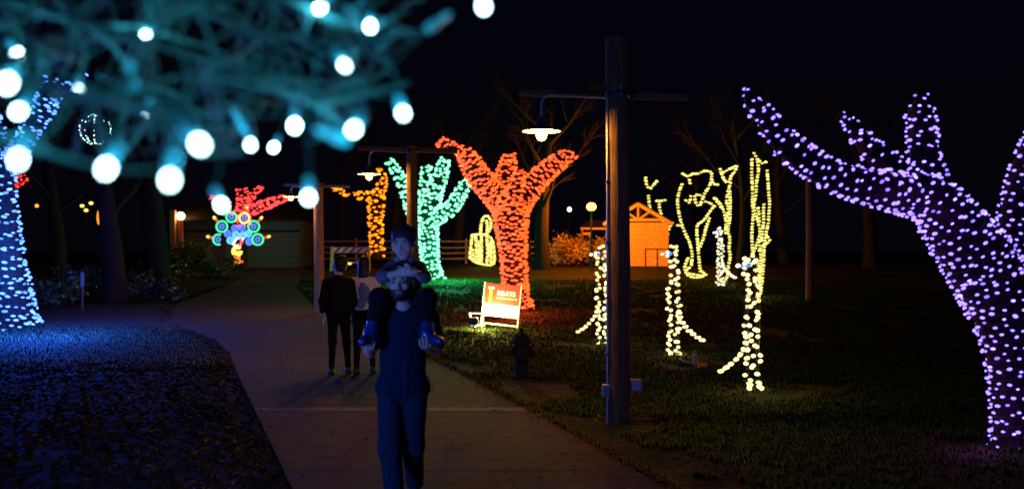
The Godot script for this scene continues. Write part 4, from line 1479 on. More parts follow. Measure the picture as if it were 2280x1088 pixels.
func shrubs():
	var dry := surf("dry foliage", noise_tex(0.04, 31, [[0.0, lin(0.1, 0.07, 0.03)], [0.5, lin(0.3, 0.21, 0.09)], [1.0, lin(0.52, 0.38, 0.18)]], 256), Vector3.ONE * 0.9, 0.85)
	var green := surf("shrub foliage", noise_tex(0.04, 32, [[0.0, lin(0.015, 0.025, 0.01)], [1.0, lin(0.06, 0.08, 0.03)]], 256), Vector3.ONE * 1.2, 0.5)
	shrub(1248, 56.0, 1.5, 1.9, "dry orange-lit shrub nearest the thick dark trunk", dry, 1500, 0.09)
	shrub(1282, 55.2, 1.6, 1.8, "dry orange-lit shrub directly below the sodium lamp", dry, 1500, 0.09)
	shrub(1322, 56.2, 1.5, 1.7, "dry orange-lit shrub beside the nearest lamp post's left edge", dry, 1500, 0.09)
	var names := ["dark shrub at the foot of the broad dark trunk", "dark shrub in front of the lodge's left end", "dark shrub in front of the lodge below the globe lantern", "rounded dark shrub in the left planting, blue on one side", "low dark shrub at the planting's edge by the side walk", "dark shrub behind the marker post in the planting", "dark shrub nearest the blue lit tree", "wide dark shrub at the far end of the planting"]
	var spots := [[350, 38.0, 2.2, 1.3], [430, 50.5, 1.4, 1.5], [398, 50.0, 1.2, 1.7], [262, 33.0, 2.2, 1.1], [340, 31.5, 2.0, 0.7], [200, 31.5, 1.9, 1.2], [125, 28.0, 1.6, 1.0], [465, 45.0, 2.4, 0.9]]
	for i in spots.size():
		shrub(spots[i][0], spots[i][1], spots[i][2], spots[i][3], names[i], green, 1100, 0.085)
	shrub(640, 57.0, 2.6, 0.9, "low dark shrub between the peacock and the farthest lamp post", green, 1000, 0.09)

# ---------------------------------------------------------------- small things on the lawn and the walk
func build_small_things():
	hydrant()
	sign_and_flood()
	barricade()
	# power stake with its cable
	var at := onground(W(1545, 815, 15.8).x, 15.8)
	var t := thing("power_stake", "small grey outlet stake with an orange plug on the lawn between two meerkats", "outlet stake", at)
	var mb := MB.new()
	mb.box(Vector3(0.03, 0.15, 0), Vector3(0.1, 0.16, 0.07), Basis(Vector3.BACK, 0.12), 0.01)
	mb.box(Vector3(0.02, 0.25, 0), Vector3(0.05, 0.06, 0.05), Basis(Vector3.BACK, 0.12), 0.01)
	put("outlet_box", mb.mesh(), plain("weathered grey plastic", lin(0.13, 0.13, 0.14), 0.6), t)
	mb = MB.new()
	mb.tube([Vector3(0.03, -0.1, 0), Vector3(0.03, 0.1, 0)], [0.012, 0.014], 6)
	put("stake", mb.mesh(), M.dark_metal, t)
	mb = MB.new()
	mb.box(Vector3(0.13, 0.06, 0.04), Vector3(0.16, 0.06, 0.06), Basis(Vector3.UP, 0.3), 0.012)
	put("plug", mb.mesh(), plain("orange plastic", lin(0.55, 0.12, 0.02), 0.5), t)
	var a := onground(W(1501, 790, 18).x, 17.8)
	var cable := MB.new()
	var p := []
	var rr := []
	for i in 13:
		var f := i / 12.0
		p.append(a.lerp(at, f) + Vector3(0.12 * sin(f * 7.0), 0.05 + 0.1 * (1.0 - 4 * pow(f - 0.5, 2)) * 0.4, 0))
		rr.append(0.009)
	cable.tube(p, rr, 6)
	var c := put("power_cable", cable.mesh(), M.wire)
	tag(c, "thin cable running over the grass from the middle meerkat to the outlet stake", "cable")
	# marker post in the planting
	var mp := onground(W(182, 690, 27).x, 27.0)
	t = thing("marker_post", "slim pale marker post in the dark planting, catching blue light", "marker post", mp)
	mb = MB.new()
	mb.box(Vector3(0, 0.3, 0), Vector3(0.05, 0.8, 0.03), Basis(), 0.006)
	put("stake", mb.mesh(), M.dark_metal, t)
	mb = MB.new()
	mb.box(Vector3(0, 0.9, 0.0), Vector3(0.085, 0.42, 0.03), Basis(), 0.006)
	put("plate", mb.mesh(), plain("worn plate", lin(0.12, 0.12, 0.13), 0.6), t)

func hydrant():
	var d := 14.6
	var t := thing("fire_hydrant", "dark fire hydrant on the lawn in front of the red and white sign", "fire hydrant", onground(W(1161, 840, d).x, d), 0.15)
	var mb := MB.new()
	mb.lathe([Vector2(0.0, -0.03), Vector2(0.155, -0.03), Vector2(0.155, 0.035), Vector2(0.115, 0.045), Vector2(0.105, 0.07), Vector2(0.102, 0.4), Vector2(0.118, 0.44), Vector2(0.118, 0.5), Vector2(0.105, 0.52)], 24)
	put("barrel", mb.mesh(), M.hydrant, t)
	mb = MB.new()
	mb.lathe([Vector2(0.16, 0.52), Vector2(0.165, 0.535), Vector2(0.16, 0.555), Vector2(0.125, 0.56), Vector2(0.115, 0.6), Vector2(0.09, 0.645), Vector2(0.05, 0.675), Vector2(0.035, 0.68), Vector2(0.034, 0.735), Vector2(0.0, 0.74)], 24)
	put("bonnet", mb.mesh(), M.hydrant, t)
	for s in [[Vector3(0, 0.4, 0), Basis(Vector3.FORWARD, PI / 2), 0.062, 0.165], [Vector3(0, 0.4, 0), Basis(Vector3.FORWARD, -PI / 2), 0.062, 0.165], [Vector3(0, 0.37, 0), Basis(Vector3.RIGHT, PI / 2), 0.075, 0.175]]:
		mb = MB.new()
		mb.lathe([Vector2(s[2], 0.08), Vector2(s[2], s[3] - 0.05), Vector2(s[2] + 0.014, s[3] - 0.045), Vector2(s[2] + 0.014, s[3] - 0.005), Vector2(0.022, s[3]), Vector2(0.02, s[3] + 0.03), Vector2(0.0, s[3] + 0.03)], 18, s[0], s[1])
		put("outlet_cap", mb.mesh(), M.hydrant, t)
	mb = MB.new()
	for i in 8:
		var a := TAU * i / 8.0
		mb.lathe([Vector2(0.013, 0.0), Vector2(0.013, 0.025), Vector2(0.0, 0.027)], 6, Vector3(cos(a) * 0.137, 0.555, sin(a) * 0.137))
	put("bolts", mb.mesh(), M.dark_metal, t)

func sign_and_flood():
	var d := 22.9
	var at := onground(W(1111, 740, d).x, d)
	var t := thing("sign_board", "red and white sign in a metal frame, brightly lit on the lawn", "sign", at, -0.28)
	var tilt := Basis(Vector3.BACK, -0.085) * Basis(Vector3.RIGHT, -0.06)
	var w := 0.86
	var im := Image.create(256, 220, false, Image.FORMAT_RGB8)
	im.fill(lin(0.55, 0.022, 0.012))
	im.fill_rect(Rect2i(0, 142, 256, 78), lin(0.82, 0.78, 0.66))
	im.fill_rect(Rect2i(24, 24, 46, 13), lin(0.82, 0.8, 0.76))
	im.fill_rect(Rect2i(36, 40, 20, 102), lin(0.72, 0.34, 0.03))
	im.fill_rect(Rect2i(33, 142, 15, 56), lin(0.72, 0.55, 0.28))
	for i in 150:                                   # a line of print too small to read
		if (i * 7) % 5 != 0 and (i * 13) % 11 > 1: im.fill_rect(Rect2i(88 + i, 92 + (i * 5) % 3, 1, 12 - (i * 3) % 4), lin(0.78, 0.66, 0.45))
	var pm := plain("sign print", Color.WHITE, 0.5)
	pm.albedo_texture = ImageTexture.create_from_image(im)
	var mb := MB.new()
	var y0 := 0.3
	var y1 := 1.02
	var o := Vector3(0, 0, 0)
	mb.face(tilt * Vector3(-w / 2, y0, 0.016), tilt * Vector3(w / 2, y0, 0.016), tilt * Vector3(w / 2, y1, 0.016), tilt * Vector3(-w / 2, y1, 0.016))
	put("sign_face", mb.mesh(), pm, t)
	mb = MB.new()
	mb.box(tilt * Vector3(0, (y0 + y1) / 2, 0.004), Vector3(w, y1 - y0, 0.02), tilt, 0.003)
	put("panel", mb.mesh(), M.enamel, t)
	mb = MB.new()
	for s in [-1, 1]: mb.box(tilt * Vector3(s * (w / 2 + 0.012), 0.5, 0.0), Vector3(0.034, 1.1, 0.034), tilt, 0.006)
	for y in [0.09, y0 - 0.02]: mb.box(tilt * Vector3(0, y, 0), Vector3(w, 0.034, 0.03), tilt, 0.006)
	put("frame", mb.mesh(), M.enamel, t)
	var tm := TextMesh.new()
	tm.text = "BRATS"
	var f := SystemFont.new()
	f.font_names = PackedStringArray(["Droid Sans"])
	f.font_weight = 700
	tm.font = f
	tm.font_size = 24
	tm.pixel_size = 0.0063
	tm.depth = 0.003
	put("lettering", tm, plain("white print", lin(0.82, 0.8, 0.76), 0.5), t, Transform3D(tilt, tilt * Vector3(0.1, 0.815, 0.0195)))
	# floodlight on a stake
	var fat := onground(W(1057, 748, 22.2).x, 22.2)
	var fl := thing("floodlight", "small black floodlight on a stake aimed at the red and white sign", "floodlight", fat, -0.6)
	var aim := Basis(Vector3.RIGHT, 0.25)
	var c := Vector3(0, 0.25, 0)
	mb = MB.new()
	mb.box(c + aim * Vector3(0, 0, 0.05), Vector3(0.24, 0.17, 0.1), aim, 0.02)
	put("housing", mb.mesh(), M.black, fl)
	mb = MB.new()
	for s in [-1, 1]: mb.box(c + aim * Vector3(s * 0.19, 0, -0.1), Vector3(0.035, 0.33, 0.03), aim, 0.006)
	for s in [-1, 1]: mb.box(c + aim * Vector3(0, s * 0.15, -0.1), Vector3(0.345, 0.03, 0.03), aim, 0.006)
	mb.box(c + aim * Vector3(0, -0.145, -0.04), Vector3(0.05, 0.02, 0.12), aim, 0.004)
	put("guard_frame", mb.mesh(), M.enamel, fl)
	mb = MB.new()
	mb.box(c + aim * Vector3(0, 0, -0.006), Vector3(0.2, 0.14, 0.008), aim, 0.002)
	put("lamp_lens", mb.mesh(), glow("flood lens", 12.0, 11.0, 6.0), fl)
	mb = MB.new()
	mb.tube([Vector3(0, -0.15, 0.02), Vector3(0, 0.17, 0.02)], [0.014, 0.018], 8)
	put("stake", mb.mesh(), M.black, fl)
	omni("floodlight_beam", fl, c + aim * Vector3(0, 0.05, -0.14), lin(1.0, 0.78, 0.22), 9.0, 0.06, 25.0)

func barricade():
	var d := 50.0
	var t := thing("barricade", "striped red and white barricade on yellow legs across the far walk", "barricade", onground(W(780, 600, d).x, d), 0.05)
	var im := Image.create(256, 32, false, Image.FORMAT_RGB8)
	for y in 32:
		for x in 256:
			im.set_pixel(x, y, lin(0.75, 0.72, 0.66) if ((x + y) / 24) % 2 else lin(0.6, 0.05, 0.025))
	var pm := plain("stripe print", Color.WHITE, 0.5)
	pm.albedo_texture = ImageTexture.create_from_image(im)
	var mb := MB.new()
	mb.box(Vector3(0, 1.05, 0), Vector3(2.0, 0.26, 0.03), Basis(), 0.004)
	put("board", mb.mesh(), M.enamel, t)
	mb = MB.new()
	mb.face(Vector3(-0.995, 0.925, 0.018), Vector3(0.995, 0.925, 0.018), Vector3(0.995, 1.175, 0.018), Vector3(-0.995, 1.175, 0.018))
	put("stripe_face", mb.mesh(), pm, t)
	var ym := plain("yellow paint", lin(0.6, 0.5, 0.16), 0.6)
	for s in [-1, 1]:
		for k in [-1, 1]:
			mb = MB.new()
			mb.bar(Vector3(s * 0.93, -0.02, k * 0.4), Vector3(s * 0.93, 1.22, k * 0.035), 0.12, 0.035)
			put("leg", mb.mesh(), ym, t)
	mb = MB.new()
	mb.box(Vector3(0, 0.42, 0.3), Vector3(1.9, 0.08, 0.03), Basis(), 0.004)
	put("lower_rail", mb.mesh(), ym, t)
	mb = MB.new()
	mb.ball(Vector3(0.0, 0.36, 0.36), Vector3(0.11, 0.06, 0.05), 12, 8)
	put("warning_lamp", mb.mesh(), glow("amber warning lamp", 1.4, 1.0, 0.15), t)

# ---------------------------------------------------------------- the tree right beside the viewer
func build_near_tree():
	var t := thing("near_tree", "blurred bare branches hanging close overhead at the upper left", "tree", W(-250, -60, 1.5))
	var base: Vector3 = t.position
	var limbs := [
		[[-250, -60, 1.90], [-60, -20, 1.85], [150, 40, 1.80], [420, 120, 1.75], [640, 205, 1.70], [770, 270, 1.70]],
		[[-250, 100, 1.80], [-80, 150, 1.70], [120, 190, 1.65], [330, 250, 1.40], [560, 300, 1.40]],
		[[-100, -200, 2.30], [200, -90, 2.20], [430, 20, 2.10], [650, 80, 2.10], [850, 110, 2.05]],
		[[-200, 250, 1.40], [-40, 290, 1.35], [120, 345, 1.30], [250, 375, 1.30], [360, 378, 1.30]],
		[[100, -260, 1.40], [330, -120, 1.65], [600, -20, 1.70], [800, 60, 1.75], [900, 20, 1.80]],
	]
	var inside := func(x, y): return y < (350.0 if x < 640 else lerpf(350.0, 300.0, clampf((x - 640) / 200.0, 0, 1))) and y < (960.0 - x + 45.0 * sin(x * 0.05 + y * 0.07)) * 2.2 and y > -260
	var fine := MB.new()
	for k in limbs.size():
		var l: Array = limbs[k]
		var pts := []
		var rr := []
		var px := []
		for i in l.size() - 1:
			for s in 5:
				var f := s / 5.0
				var a: Array = l[maxi(i - 1, 0)]
				var e: Array = l[mini(i + 2, l.size() - 1)]
				px.append(Vector3(cubic_interpolate(l[i][0], l[i + 1][0], a[0], e[0], f), cubic_interpolate(l[i][1], l[i + 1][1], a[1], e[1], f), lerpf(l[i][2], l[i + 1][2], f)))
		for i in px.size():
			pts.append(W(px[i].x, px[i].y, px[i].z) - base)
			rr.append(lerpf(0.011, 0.004, float(i) / px.size()) * (0.6 if k == 3 else 1.0))
		var mb := MB.new()
		mb.tube(pts, rr, 8, true, 0.1, k)
		put("limb", mb.mesh(), M.twig, t)
		for j in 13 if k != 3 else 3:
			var s: Vector3 = px[rng.randi_range(1, px.size() - 1)]
			grow(fine, s, R(-1.0, 0.9), R(220, 480), R(0.0042, 0.0068), 2, base, inside)
	put("twigs", fine.mesh(), M.twig, t).set_meta("kind", "stuff")
	# the string of cool white bulbs in it: photo place, distance
	var spots := [[18, 172, 1.07], [42, 340, 1.1], [48, 238, 1.3], [172, 188, 1.95], [327, 70, 1.8], [327, 240, 1.85], [241, 360, 1.06], [378, 384, 1.05], [432, 307, 1.05], [487, 445, 1.5], [552, 308, 1.85], [613, 318, 2.2], [655, 265, 1.65], [686, 427, 1.42], [760, 133, 1.4], [792, 278, 1.3], [823, 47, 1.75], [894, 241, 1.42], [717, 6, 1.7], [1075, 0, 1.35], [25, 105, 1.8], [-120, 60, 1.3], [150, -120, 1.3], [420, -150, 1.4], [640, -120, 1.4], [-150, 260, 1.2]]
	var g := thing("string_lights", "cool white bulbs close overhead in the blurred near branches", "string lights", base, 0.0, "strings of coloured lights wound round trees")
	var lamp := glow("cool white bulb", 11.0, 18.0, 19.0)
	var bm := MB.new()
	bm.ball(Vector3(0, -0.008, 0), Vector3(0.0058, 0.0072, 0.0058), 10, 8)
	var bulb := bm.mesh()
	bm = MB.new()
	bm.lathe([Vector2(0.0042, 0.0), Vector2(0.0058, 0.003), Vector2(0.0058, 0.018), Vector2(0.003, 0.021), Vector2(0.0, 0.022)], 10)
	var cap := bm.mesh()
	var capm := plain("teal socket", lin(0.12, 0.3, 0.32), 0.45)
	var prev := Vector3.ZERO
	var wire := MB.new()
	for i in spots.size():
		var q: Array = spots[i]
		var p := W(q[0], q[1], q[2]) - base
		var lean := Basis(Vector3.BACK, R(-0.7, 0.7)) * Basis(Vector3.RIGHT, R(-0.6, 0.6))
		if q[0] == 686: lean = Basis()
		put("bulb", bulb, lamp, g, Transform3D(lean.scaled(Vector3.ONE * (1.4 if q[2] > 1.55 else 1.0)), p))
		put("socket", cap, capm, g, Transform3D(lean, p))
		omni("bulb_light", g, p + lean * Vector3(0, -0.008, 0), lin(0.0, 0.42, 0.75), 0.022 if q[2] < 1.6 else 0.04, 0.005, 3.0)
		var top := p + lean * Vector3(0, 0.02, 0)
		var up := top + Vector3(R(-0.02, 0.02), R(0.03, 0.08), R(-0.02, 0.02))
		wire.tube([top, (top + up) / 2 + Vector3(0.004, 0, 0), up], [0.0016, 0.0016, 0.0016], 5)
		if i > 0: wire.tube([prev, (prev + up) / 2 + Vector3(0, R(-0.03, 0.02), 0), up], [0.0014, 0.0014, 0.0014], 5)
		prev = up
	# two dead sockets
	for q in [[978, 45, 1.6, -0.95], [290, 165, 1.5, 0.15], [735, 300, 1.35, 1.2], [530, 265, 1.9, 0.5]]:
		var b := Basis(Vector3.BACK, q[3] + PI)
		var p := W(q[0], q[1], q[2]) - base
		put("socket", cap, capm, g, Transform3D(b.scaled(Vector3.ONE * 1.3), p))
		var dead := MB.new()
		dead.ball(Vector3(0, -0.012, 0), Vector3(0.006, 0.012, 0.006), 10, 8)
		put("unlit_bulb", dead.mesh(), plain("clear plastic", lin(0.3, 0.5, 0.5), 0.2), g, Transform3D(b, p))
	put("wire", wire.mesh(), M.wire, g)

func grow(mb: MB, s: Vector3, ang: float, length: float, r: float, depth: int, base: Vector3, inside: Callable):
	var pts := []
	var rr := []
	var p := s
	var bend := R(-0.22, 0.28)
	var dd := R(-0.05, 0.05)
	var n := 8
	var px := []
	for i in n + 1:
		pts.append(W(p.x, p.y, p.z) - base)
		px.append(p)
		rr.append(r * (1.0 - 0.6 * i / n))
		p += Vector3(cos(ang), sin(ang), 0) * length / n
		p.z = clampf(p.z + dd, 1.25, 2.5)
		ang += bend + R(-0.12, 0.12)
		if not inside.call(p.x, p.y): break
	if pts.size() < 3: return
	mb.tube(pts, rr, 5, false)
	if depth == 0: return
	for j in 3 if depth == 2 else 2:
		var k := rng.randi_range(1, px.size() - 1)
		grow(mb, px[k], ang - bend * 4 + R(-1.2, 1.2), length * R(0.35, 0.65), r * 0.72, depth - 1, base, inside)

# ---------------------------------------------------------------- people
func hand(s: Sdf, wrist: Vector3, fwd: Vector3, nrm: Vector3, thumb: Vector3, sc := 1.0, curl := 0.35):
	fwd = fwd.normalized()
	thumb = (thumb - fwd * thumb.dot(fwd)).normalized()
	nrm = (nrm - fwd * nrm.dot(fwd) - thumb * nrm.dot(thumb)).normalized()
	s.cap(wrist - fwd * 0.03 * sc, wrist + fwd * 0.02 * sc, 0.026 * sc, 0.026 * sc, 0.015)
	s.ell(wrist + fwd * 0.052 * sc, Vector3(0.041, 0.052, 0.017) * sc, Basis(thumb, fwd, nrm), 0.012)
	var ln := [0.078, 0.088, 0.082, 0.064]
	for i in 4:
		var b := wrist + fwd * (0.09 - 0.004 * absf(i - 1.2)) * sc + thumb * (0.031 - 0.0205 * i) * sc
		var spread := thumb * (0.12 - 0.08 * i)
		var d1 := (fwd * (1.0 - curl * 0.35) + nrm * curl * 0.7 + spread).normalized()
		var d2 := (fwd * (1.0 - curl) + nrm * curl * 1.4 + spread * 0.5).normalized()
		var d3 := (fwd * (1.0 - curl * 1.7) + nrm * curl * 1.6).normalized()
		var p1: Vector3 = b + d1 * ln[i] * 0.48 * sc
		var p2: Vector3 = p1 + d2 * ln[i] * 0.3 * sc
		s.chain([b - d1 * 0.012 * sc, p1, p2, p2 + d3 * ln[i] * 0.22 * sc], [0.0098 * sc, 0.009 * sc, 0.0083 * sc, 0.0072 * sc], 0.004)
	var tb := wrist + fwd * 0.028 * sc + thumb * 0.03 * sc
	var t1 := tb + (thumb * 0.75 + fwd * 0.6 + nrm * 0.35).normalized() * 0.042 * sc
	s.chain([tb, t1, t1 + (thumb * 0.3 + fwd * 0.9 + nrm * 0.5).normalized() * 0.032 * sc], [0.014 * sc, 0.0108 * sc, 0.0088 * sc], 0.01)

func head(s: Sdf, c: Vector3, b: Basis, k: float):      # c between the eyes, b.z the way it looks
	var P := func(x, y, z): return c + b * (Vector3(x, y, z) * k)   # a stretched b makes a longer or rounder face
	s.ell(P.call(0, 0.035, -0.015), Vector3(0.074, 0.088, 0.094) * k, b, 0.02)
	s.ell(P.call(0, -0.035, 0.02), Vector3(0.06, 0.085, 0.07) * k, b, 0.03)
	s.ell(P.call(0, -0.1, 0.055), Vector3(0.03, 0.024, 0.026) * k, b, 0.03)
	for m in [-1, 1]:
		s.ell(P.call(m * 0.04, -0.024, 0.06), Vector3(0.024, 0.02, 0.026) * k, b, 0.02)
		s.ell(P.call(m * 0.078, -0.008, -0.004), Vector3(0.011, 0.032, 0.021) * k, b * Basis(Vector3.UP, m * 0.3), 0.008)
		s.cut(P.call(m * 0.032, 0.001, 0.098), Vector3(0.02, 0.0115, 0.017) * k, b, 0.014)
	s.cap(P.call(-0.042, 0.021, 0.076), P.call(0.042, 0.021, 0.076), 0.012 * k, 0.012 * k, 0.018)
	s.cap(P.call(0, 0.012, 0.083), P.call(0, -0.032, 0.105), 0.009 * k, 0.013 * k, 0.012)
	for m in [-1, 1]: s.ell(P.call(m * 0.013, -0.036, 0.095), Vector3(0.009, 0.008, 0.011) * k, b, 0.008)
	s.ell(P.call(0, -0.061, 0.086), Vector3(0.024, 0.0075, 0.012) * k, b, 0.008)
	s.ell(P.call(0, -0.076, 0.083), Vector3(0.02, 0.0085, 0.012) * k, b, 0.008)
	s.cut(P.call(0, -0.0685, 0.1), Vector3(0.025, 0.0032, 0.016) * k, b, 0.004)

func eyes(t: Node3D, c: Vector3, b: Basis, k: float):
	for m in [-1, 1]:
		var mb := MB.new()
		mb.ball(c + b * (Vector3(m * 0.032, 0.0, 0.073) * k), Vector3.ONE * 0.0125 * k, 12, 8, b)
		var e := put("eye", mb.mesh(), M.eye_white, t)
		mb = MB.new()
		mb.ball(c + b * (Vector3(m * 0.032, -0.001, 0.0826) * k), Vector3(0.0078, 0.0085, 0.0042) * k, 10, 6, b)
		put("iris", mb.mesh(), M.black, e)
		mb = MB.new()
		mb.tube([c + b * (Vector3(m * 0.016, 0.021, 0.089) * k), c + b * (Vector3(m * 0.034, 0.026, 0.088) * k), c + b * (Vector3(m * 0.05, 0.019, 0.074) * k)], [0.006 * k, 0.0068 * k, 0.004 * k], 6)
		put("eyebrow", mb.mesh(), M.hair, t)
		mb = MB.new()
		mb.tube([c + b * (Vector3(m * 0.018, 0.006, 0.0855) * k), c + b * (Vector3(m * 0.032, 0.011, 0.0875) * k), c + b * (Vector3(m * 0.047, 0.005, 0.0795) * k)], [0.0028 * k, 0.0035 * k, 0.0025 * k], 6)
		put("eyelashes", mb.mesh(), M.hair, t)
	var lips := MB.new()
	lips.tube([c + b * (Vector3(-0.023, -0.068, 0.084) * k), c + b * (Vector3(0, -0.0635, 0.0965) * k), c + b * (Vector3(0.023, -0.068, 0.084) * k)], [0.0025 * k, 0.0055 * k, 0.0025 * k], 6)
	lips.tube([c + b * (Vector3(-0.021, -0.07, 0.084) * k), c + b * (Vector3(0, -0.0765, 0.0945) * k), c + b * (Vector3(0.021, -0.07, 0.084) * k)], [0.0025 * k, 0.006 * k, 0.0025 * k], 6)
	put("lips", lips.mesh(), plain("lips", lin(0.24, 0.08, 0.07), 0.45), t)

func cloth(called: String, c1: Color, c2: Color, scale: Vector3, rough := 0.9) -> StandardMaterial3D:
	var fold := noise_tex(0.022, 41, [[0.0, Color(0, 0, 0)], [1.0, Color(1, 1, 1)]], 256, 3)
	var m := surf(called, noise_tex(0.05, 40, [[0.0, c1], [1.0, c2]], 256), scale, rough, fold, 1.6)
	m.rim_enabled = true
	m.rim = 0.04
	m.rim_tint = 0.5
	return m

func build_people():
	M.eye_white = plain("eye white", lin(0.6, 0.58, 0.55), 0.3)
	M.hair = surf("dark hair", noise_tex(0.05, 42, [[0.0, lin(0.008, 0.006, 0.005)], [1.0, lin(0.035, 0.025, 0.018)]], 256), Vector3(14, 3, 14), 0.55)
	M.skin = surf("skin", noise_tex(0.05, 43, [[0.0, lin(0.46, 0.28, 0.2)], [1.0, lin(0.58, 0.38, 0.29)]], 256), Vector3.ONE * 6.0, 0.5)
	M.skin.subsurf_scatter_enabled = true
	M.skin.subsurf_scatter_strength = 0.1
	man_and_child()
	walker("person in a black jacket and leggings walking away past the farthest lamp post", -2.6, 14.8, 0)
	walker("person in a pale jacket walking away, partly hidden by the man", -2.24, 14.9, 1)

func man_and_child():
	var d := 6.9
	var at := Vector3((897.0 - 1140.0) / F * d, 0.025, -d)
	var t := thing("person", "man in a navy V-neck shirt and jeans carrying a child on his shoulders", "person", at)
	var body := Sdf.new()
	# trunk and limbs
	body.ell(Vector3(0, 1.26, -0.015), Vector3(0.155, 0.17, 0.1), Basis(), 0.05)
	body.cap(Vector3(-0.155, 1.37, -0.025), Vector3(0.155, 1.37, -0.025), 0.052, 0.052, 0.05)
	body.ell(Vector3(0, 1.05, 0), Vector3(0.14, 0.17, 0.095), Basis(), 0.05)
	body.ell(Vector3(0, 0.9, 0), Vector3(0.15, 0.11, 0.1), Basis(), 0.05)
	body.cap(Vector3(0, 1.38, -0.02), Vector3(0.0, 1.54, 0.005), 0.06, 0.056, 0.04)
	var legs := [[Vector3(-0.085, 0.88, 0), Vector3(-0.072, 0.48, 0.14), Vector3(-0.03, 0.085, 0.17)], [Vector3(0.085, 0.88, 0), Vector3(0.072, 0.47, 0.03), Vector3(0.055, 0.13, -0.3)]]
	for l in legs:
		body.chain([l[0], l[1], l[2]], [0.082, 0.056, 0.036], 0.04)
	var arms := [[Vector3(-0.185, 1.36, -0.03), Vector3(-0.24, 1.1, -0.09), Vector3(-0.212, 1.142, 0.1)], [Vector3(0.185, 1.36, -0.03), Vector3(0.235, 1.11, -0.09), Vector3(0.178, 1.15, 0.1)]]
	for a in arms:
		body.chain([a[0], a[1], a[2]], [0.047, 0.038, 0.027], 0.03)
	var mb := MB.new()
	body.mesh_into(mb, 0.013)
	var hs := Sdf.new()
	var hc := Vector3(-0.01, 1.598, 0.04)
	var hb := Basis(Vector3.UP, -0.08) * Basis(Vector3.RIGHT, 0.04)
	head(hs, hc, hb, 1.08)
	hs.cap(Vector3(0, 1.46, 0.0), Vector3(0.0, 1.54, 0.01), 0.056, 0.054, 0.03)
	hs.mesh_into(mb, 0.006)
	for m in 2:
		var h := Sdf.new()
		var s := -1.0 if m == 0 else 1.0
		hand(h, arms[m][2], Vector3(0.0, 0.16, 1.0), Vector3(0, 1, -0.1), Vector3(s, 0.15, 0.0), 1.0, 0.72)
		h.mesh_into(mb, 0.0045)
	put("body", mb.mesh(), M.skin, t)
	eyes(t, hc, hb, 1.08)
	var hair := Sdf.new()
	hair.ell(hc + hb * Vector3(0, 0.046, -0.024), Vector3(0.087, 0.099, 0.106), hb, 0.01)
	hair.cut(hc + hb * Vector3(0, -0.03, 0.09), Vector3(0.13, 0.095, 0.085), hb, 0.02)
	hair.cut(hc + hb * Vector3(0, -0.13, 0.03), Vector3(0.15, 0.12, 0.12), hb, 0.02)
	put("hair", hair.mesh(0.007), M.hair, t)
	var beard := Sdf.new()
	beard.ell(hc + hb * Vector3(0, -0.082, 0.045), Vector3(0.068, 0.055, 0.063), hb, 0.01)
	beard.cap(hc + hb * Vector3(-0.036, -0.062, 0.082), hc + hb * Vector3(0, -0.05, 0.1), 0.008, 0.01, 0.01)
	beard.cap(hc + hb * Vector3(0.036, -0.062, 0.082), hc + hb * Vector3(0, -0.05, 0.1), 0.008, 0.01, 0.01)
	for m in [-1, 1]: beard.cap(hc + hb * Vector3(m * 0.074, -0.01, 0.012), hc + hb * Vector3(m * 0.06, -0.07, 0.04), 0.008, 0.014, 0.015)
	beard.cut(hc + hb * Vector3(0, -0.072, 0.115), Vector3(0.03, 0.014, 0.03), hb, 0.008)
	beard.cut(hc + hb * Vector3(0, -0.005, 0.12), Vector3(0.055, 0.045, 0.06), hb, 0.01)
	put("beard", beard.mesh(0.006), M.hair, t)
	var shirt := Sdf.new()
	shirt.ell(Vector3(0, 1.26, -0.012), Vector3(0.175, 0.185, 0.12), Basis(), 0.05)
	shirt.cap(Vector3(-0.165, 1.365, -0.025), Vector3(0.165, 1.365, -0.025), 0.068, 0.068, 0.05)
	shirt.ell(Vector3(0, 1.06, 0.003), Vector3(0.165, 0.19, 0.118), Basis(), 0.06)
	shirt.ell(Vector3(0, 0.86, 0.003), Vector3(0.195, 0.16, 0.138), Basis(), 0.06)
	for a in arms: shirt.cap(a[0], a[0].lerp(a[1], 0.8), 0.064, 0.062, 0.04)
	shirt.cap(Vector3(0.03, 0.83, 0.13), Vector3(0.05, 1.1, 0.112), 0.012, 0.008, 0.03)
	shirt.cap(Vector3(-0.09, 0.83, 0.12), Vector3(-0.05, 1.02, 0.115), 0.012, 0.006, 0.03)
	shirt.cut(Vector3(0, 1.47, 0.05), Vector3(0.064, 0.075, 0.1), Basis(), 0.01)
	shirt.plane(Vector3(0, 0.815, 0), Vector3(0.02, -1, 0))
	put("shirt", shirt.mesh(0.011), cloth("navy jersey", lin(0.006, 0.012, 0.026), lin(0.01, 0.019, 0.04), Vector3.ONE * 3.0), t)
	var jeans := Sdf.new()
	jeans.ell(Vector3(0, 0.89, 0), Vector3(0.17, 0.12, 0.118), Basis(), 0.05)
	for l in legs:
		jeans.chain([l[0], l[1], l[2]], [0.098, 0.078, 0.066], 0.045)
	for l in legs:
		for i in 4:
			var q: Vector3 = l[1] + Vector3(0, R(-0.12, 0.08), 0.05)
			jeans.cap(q + Vector3(-0.05, 0.01 * i, 0), q + Vector3(0.05, -0.02, 0.015), 0.012, 0.01, 0.025)
	jeans.plane(Vector3(0, 0.095, 0), Vector3(0, -1, 0))
	put("jeans", jeans.mesh(0.012), cloth("denim", lin(0.009, 0.015, 0.03), lin(0.018, 0.027, 0.05), Vector3.ONE * 4.0), t)
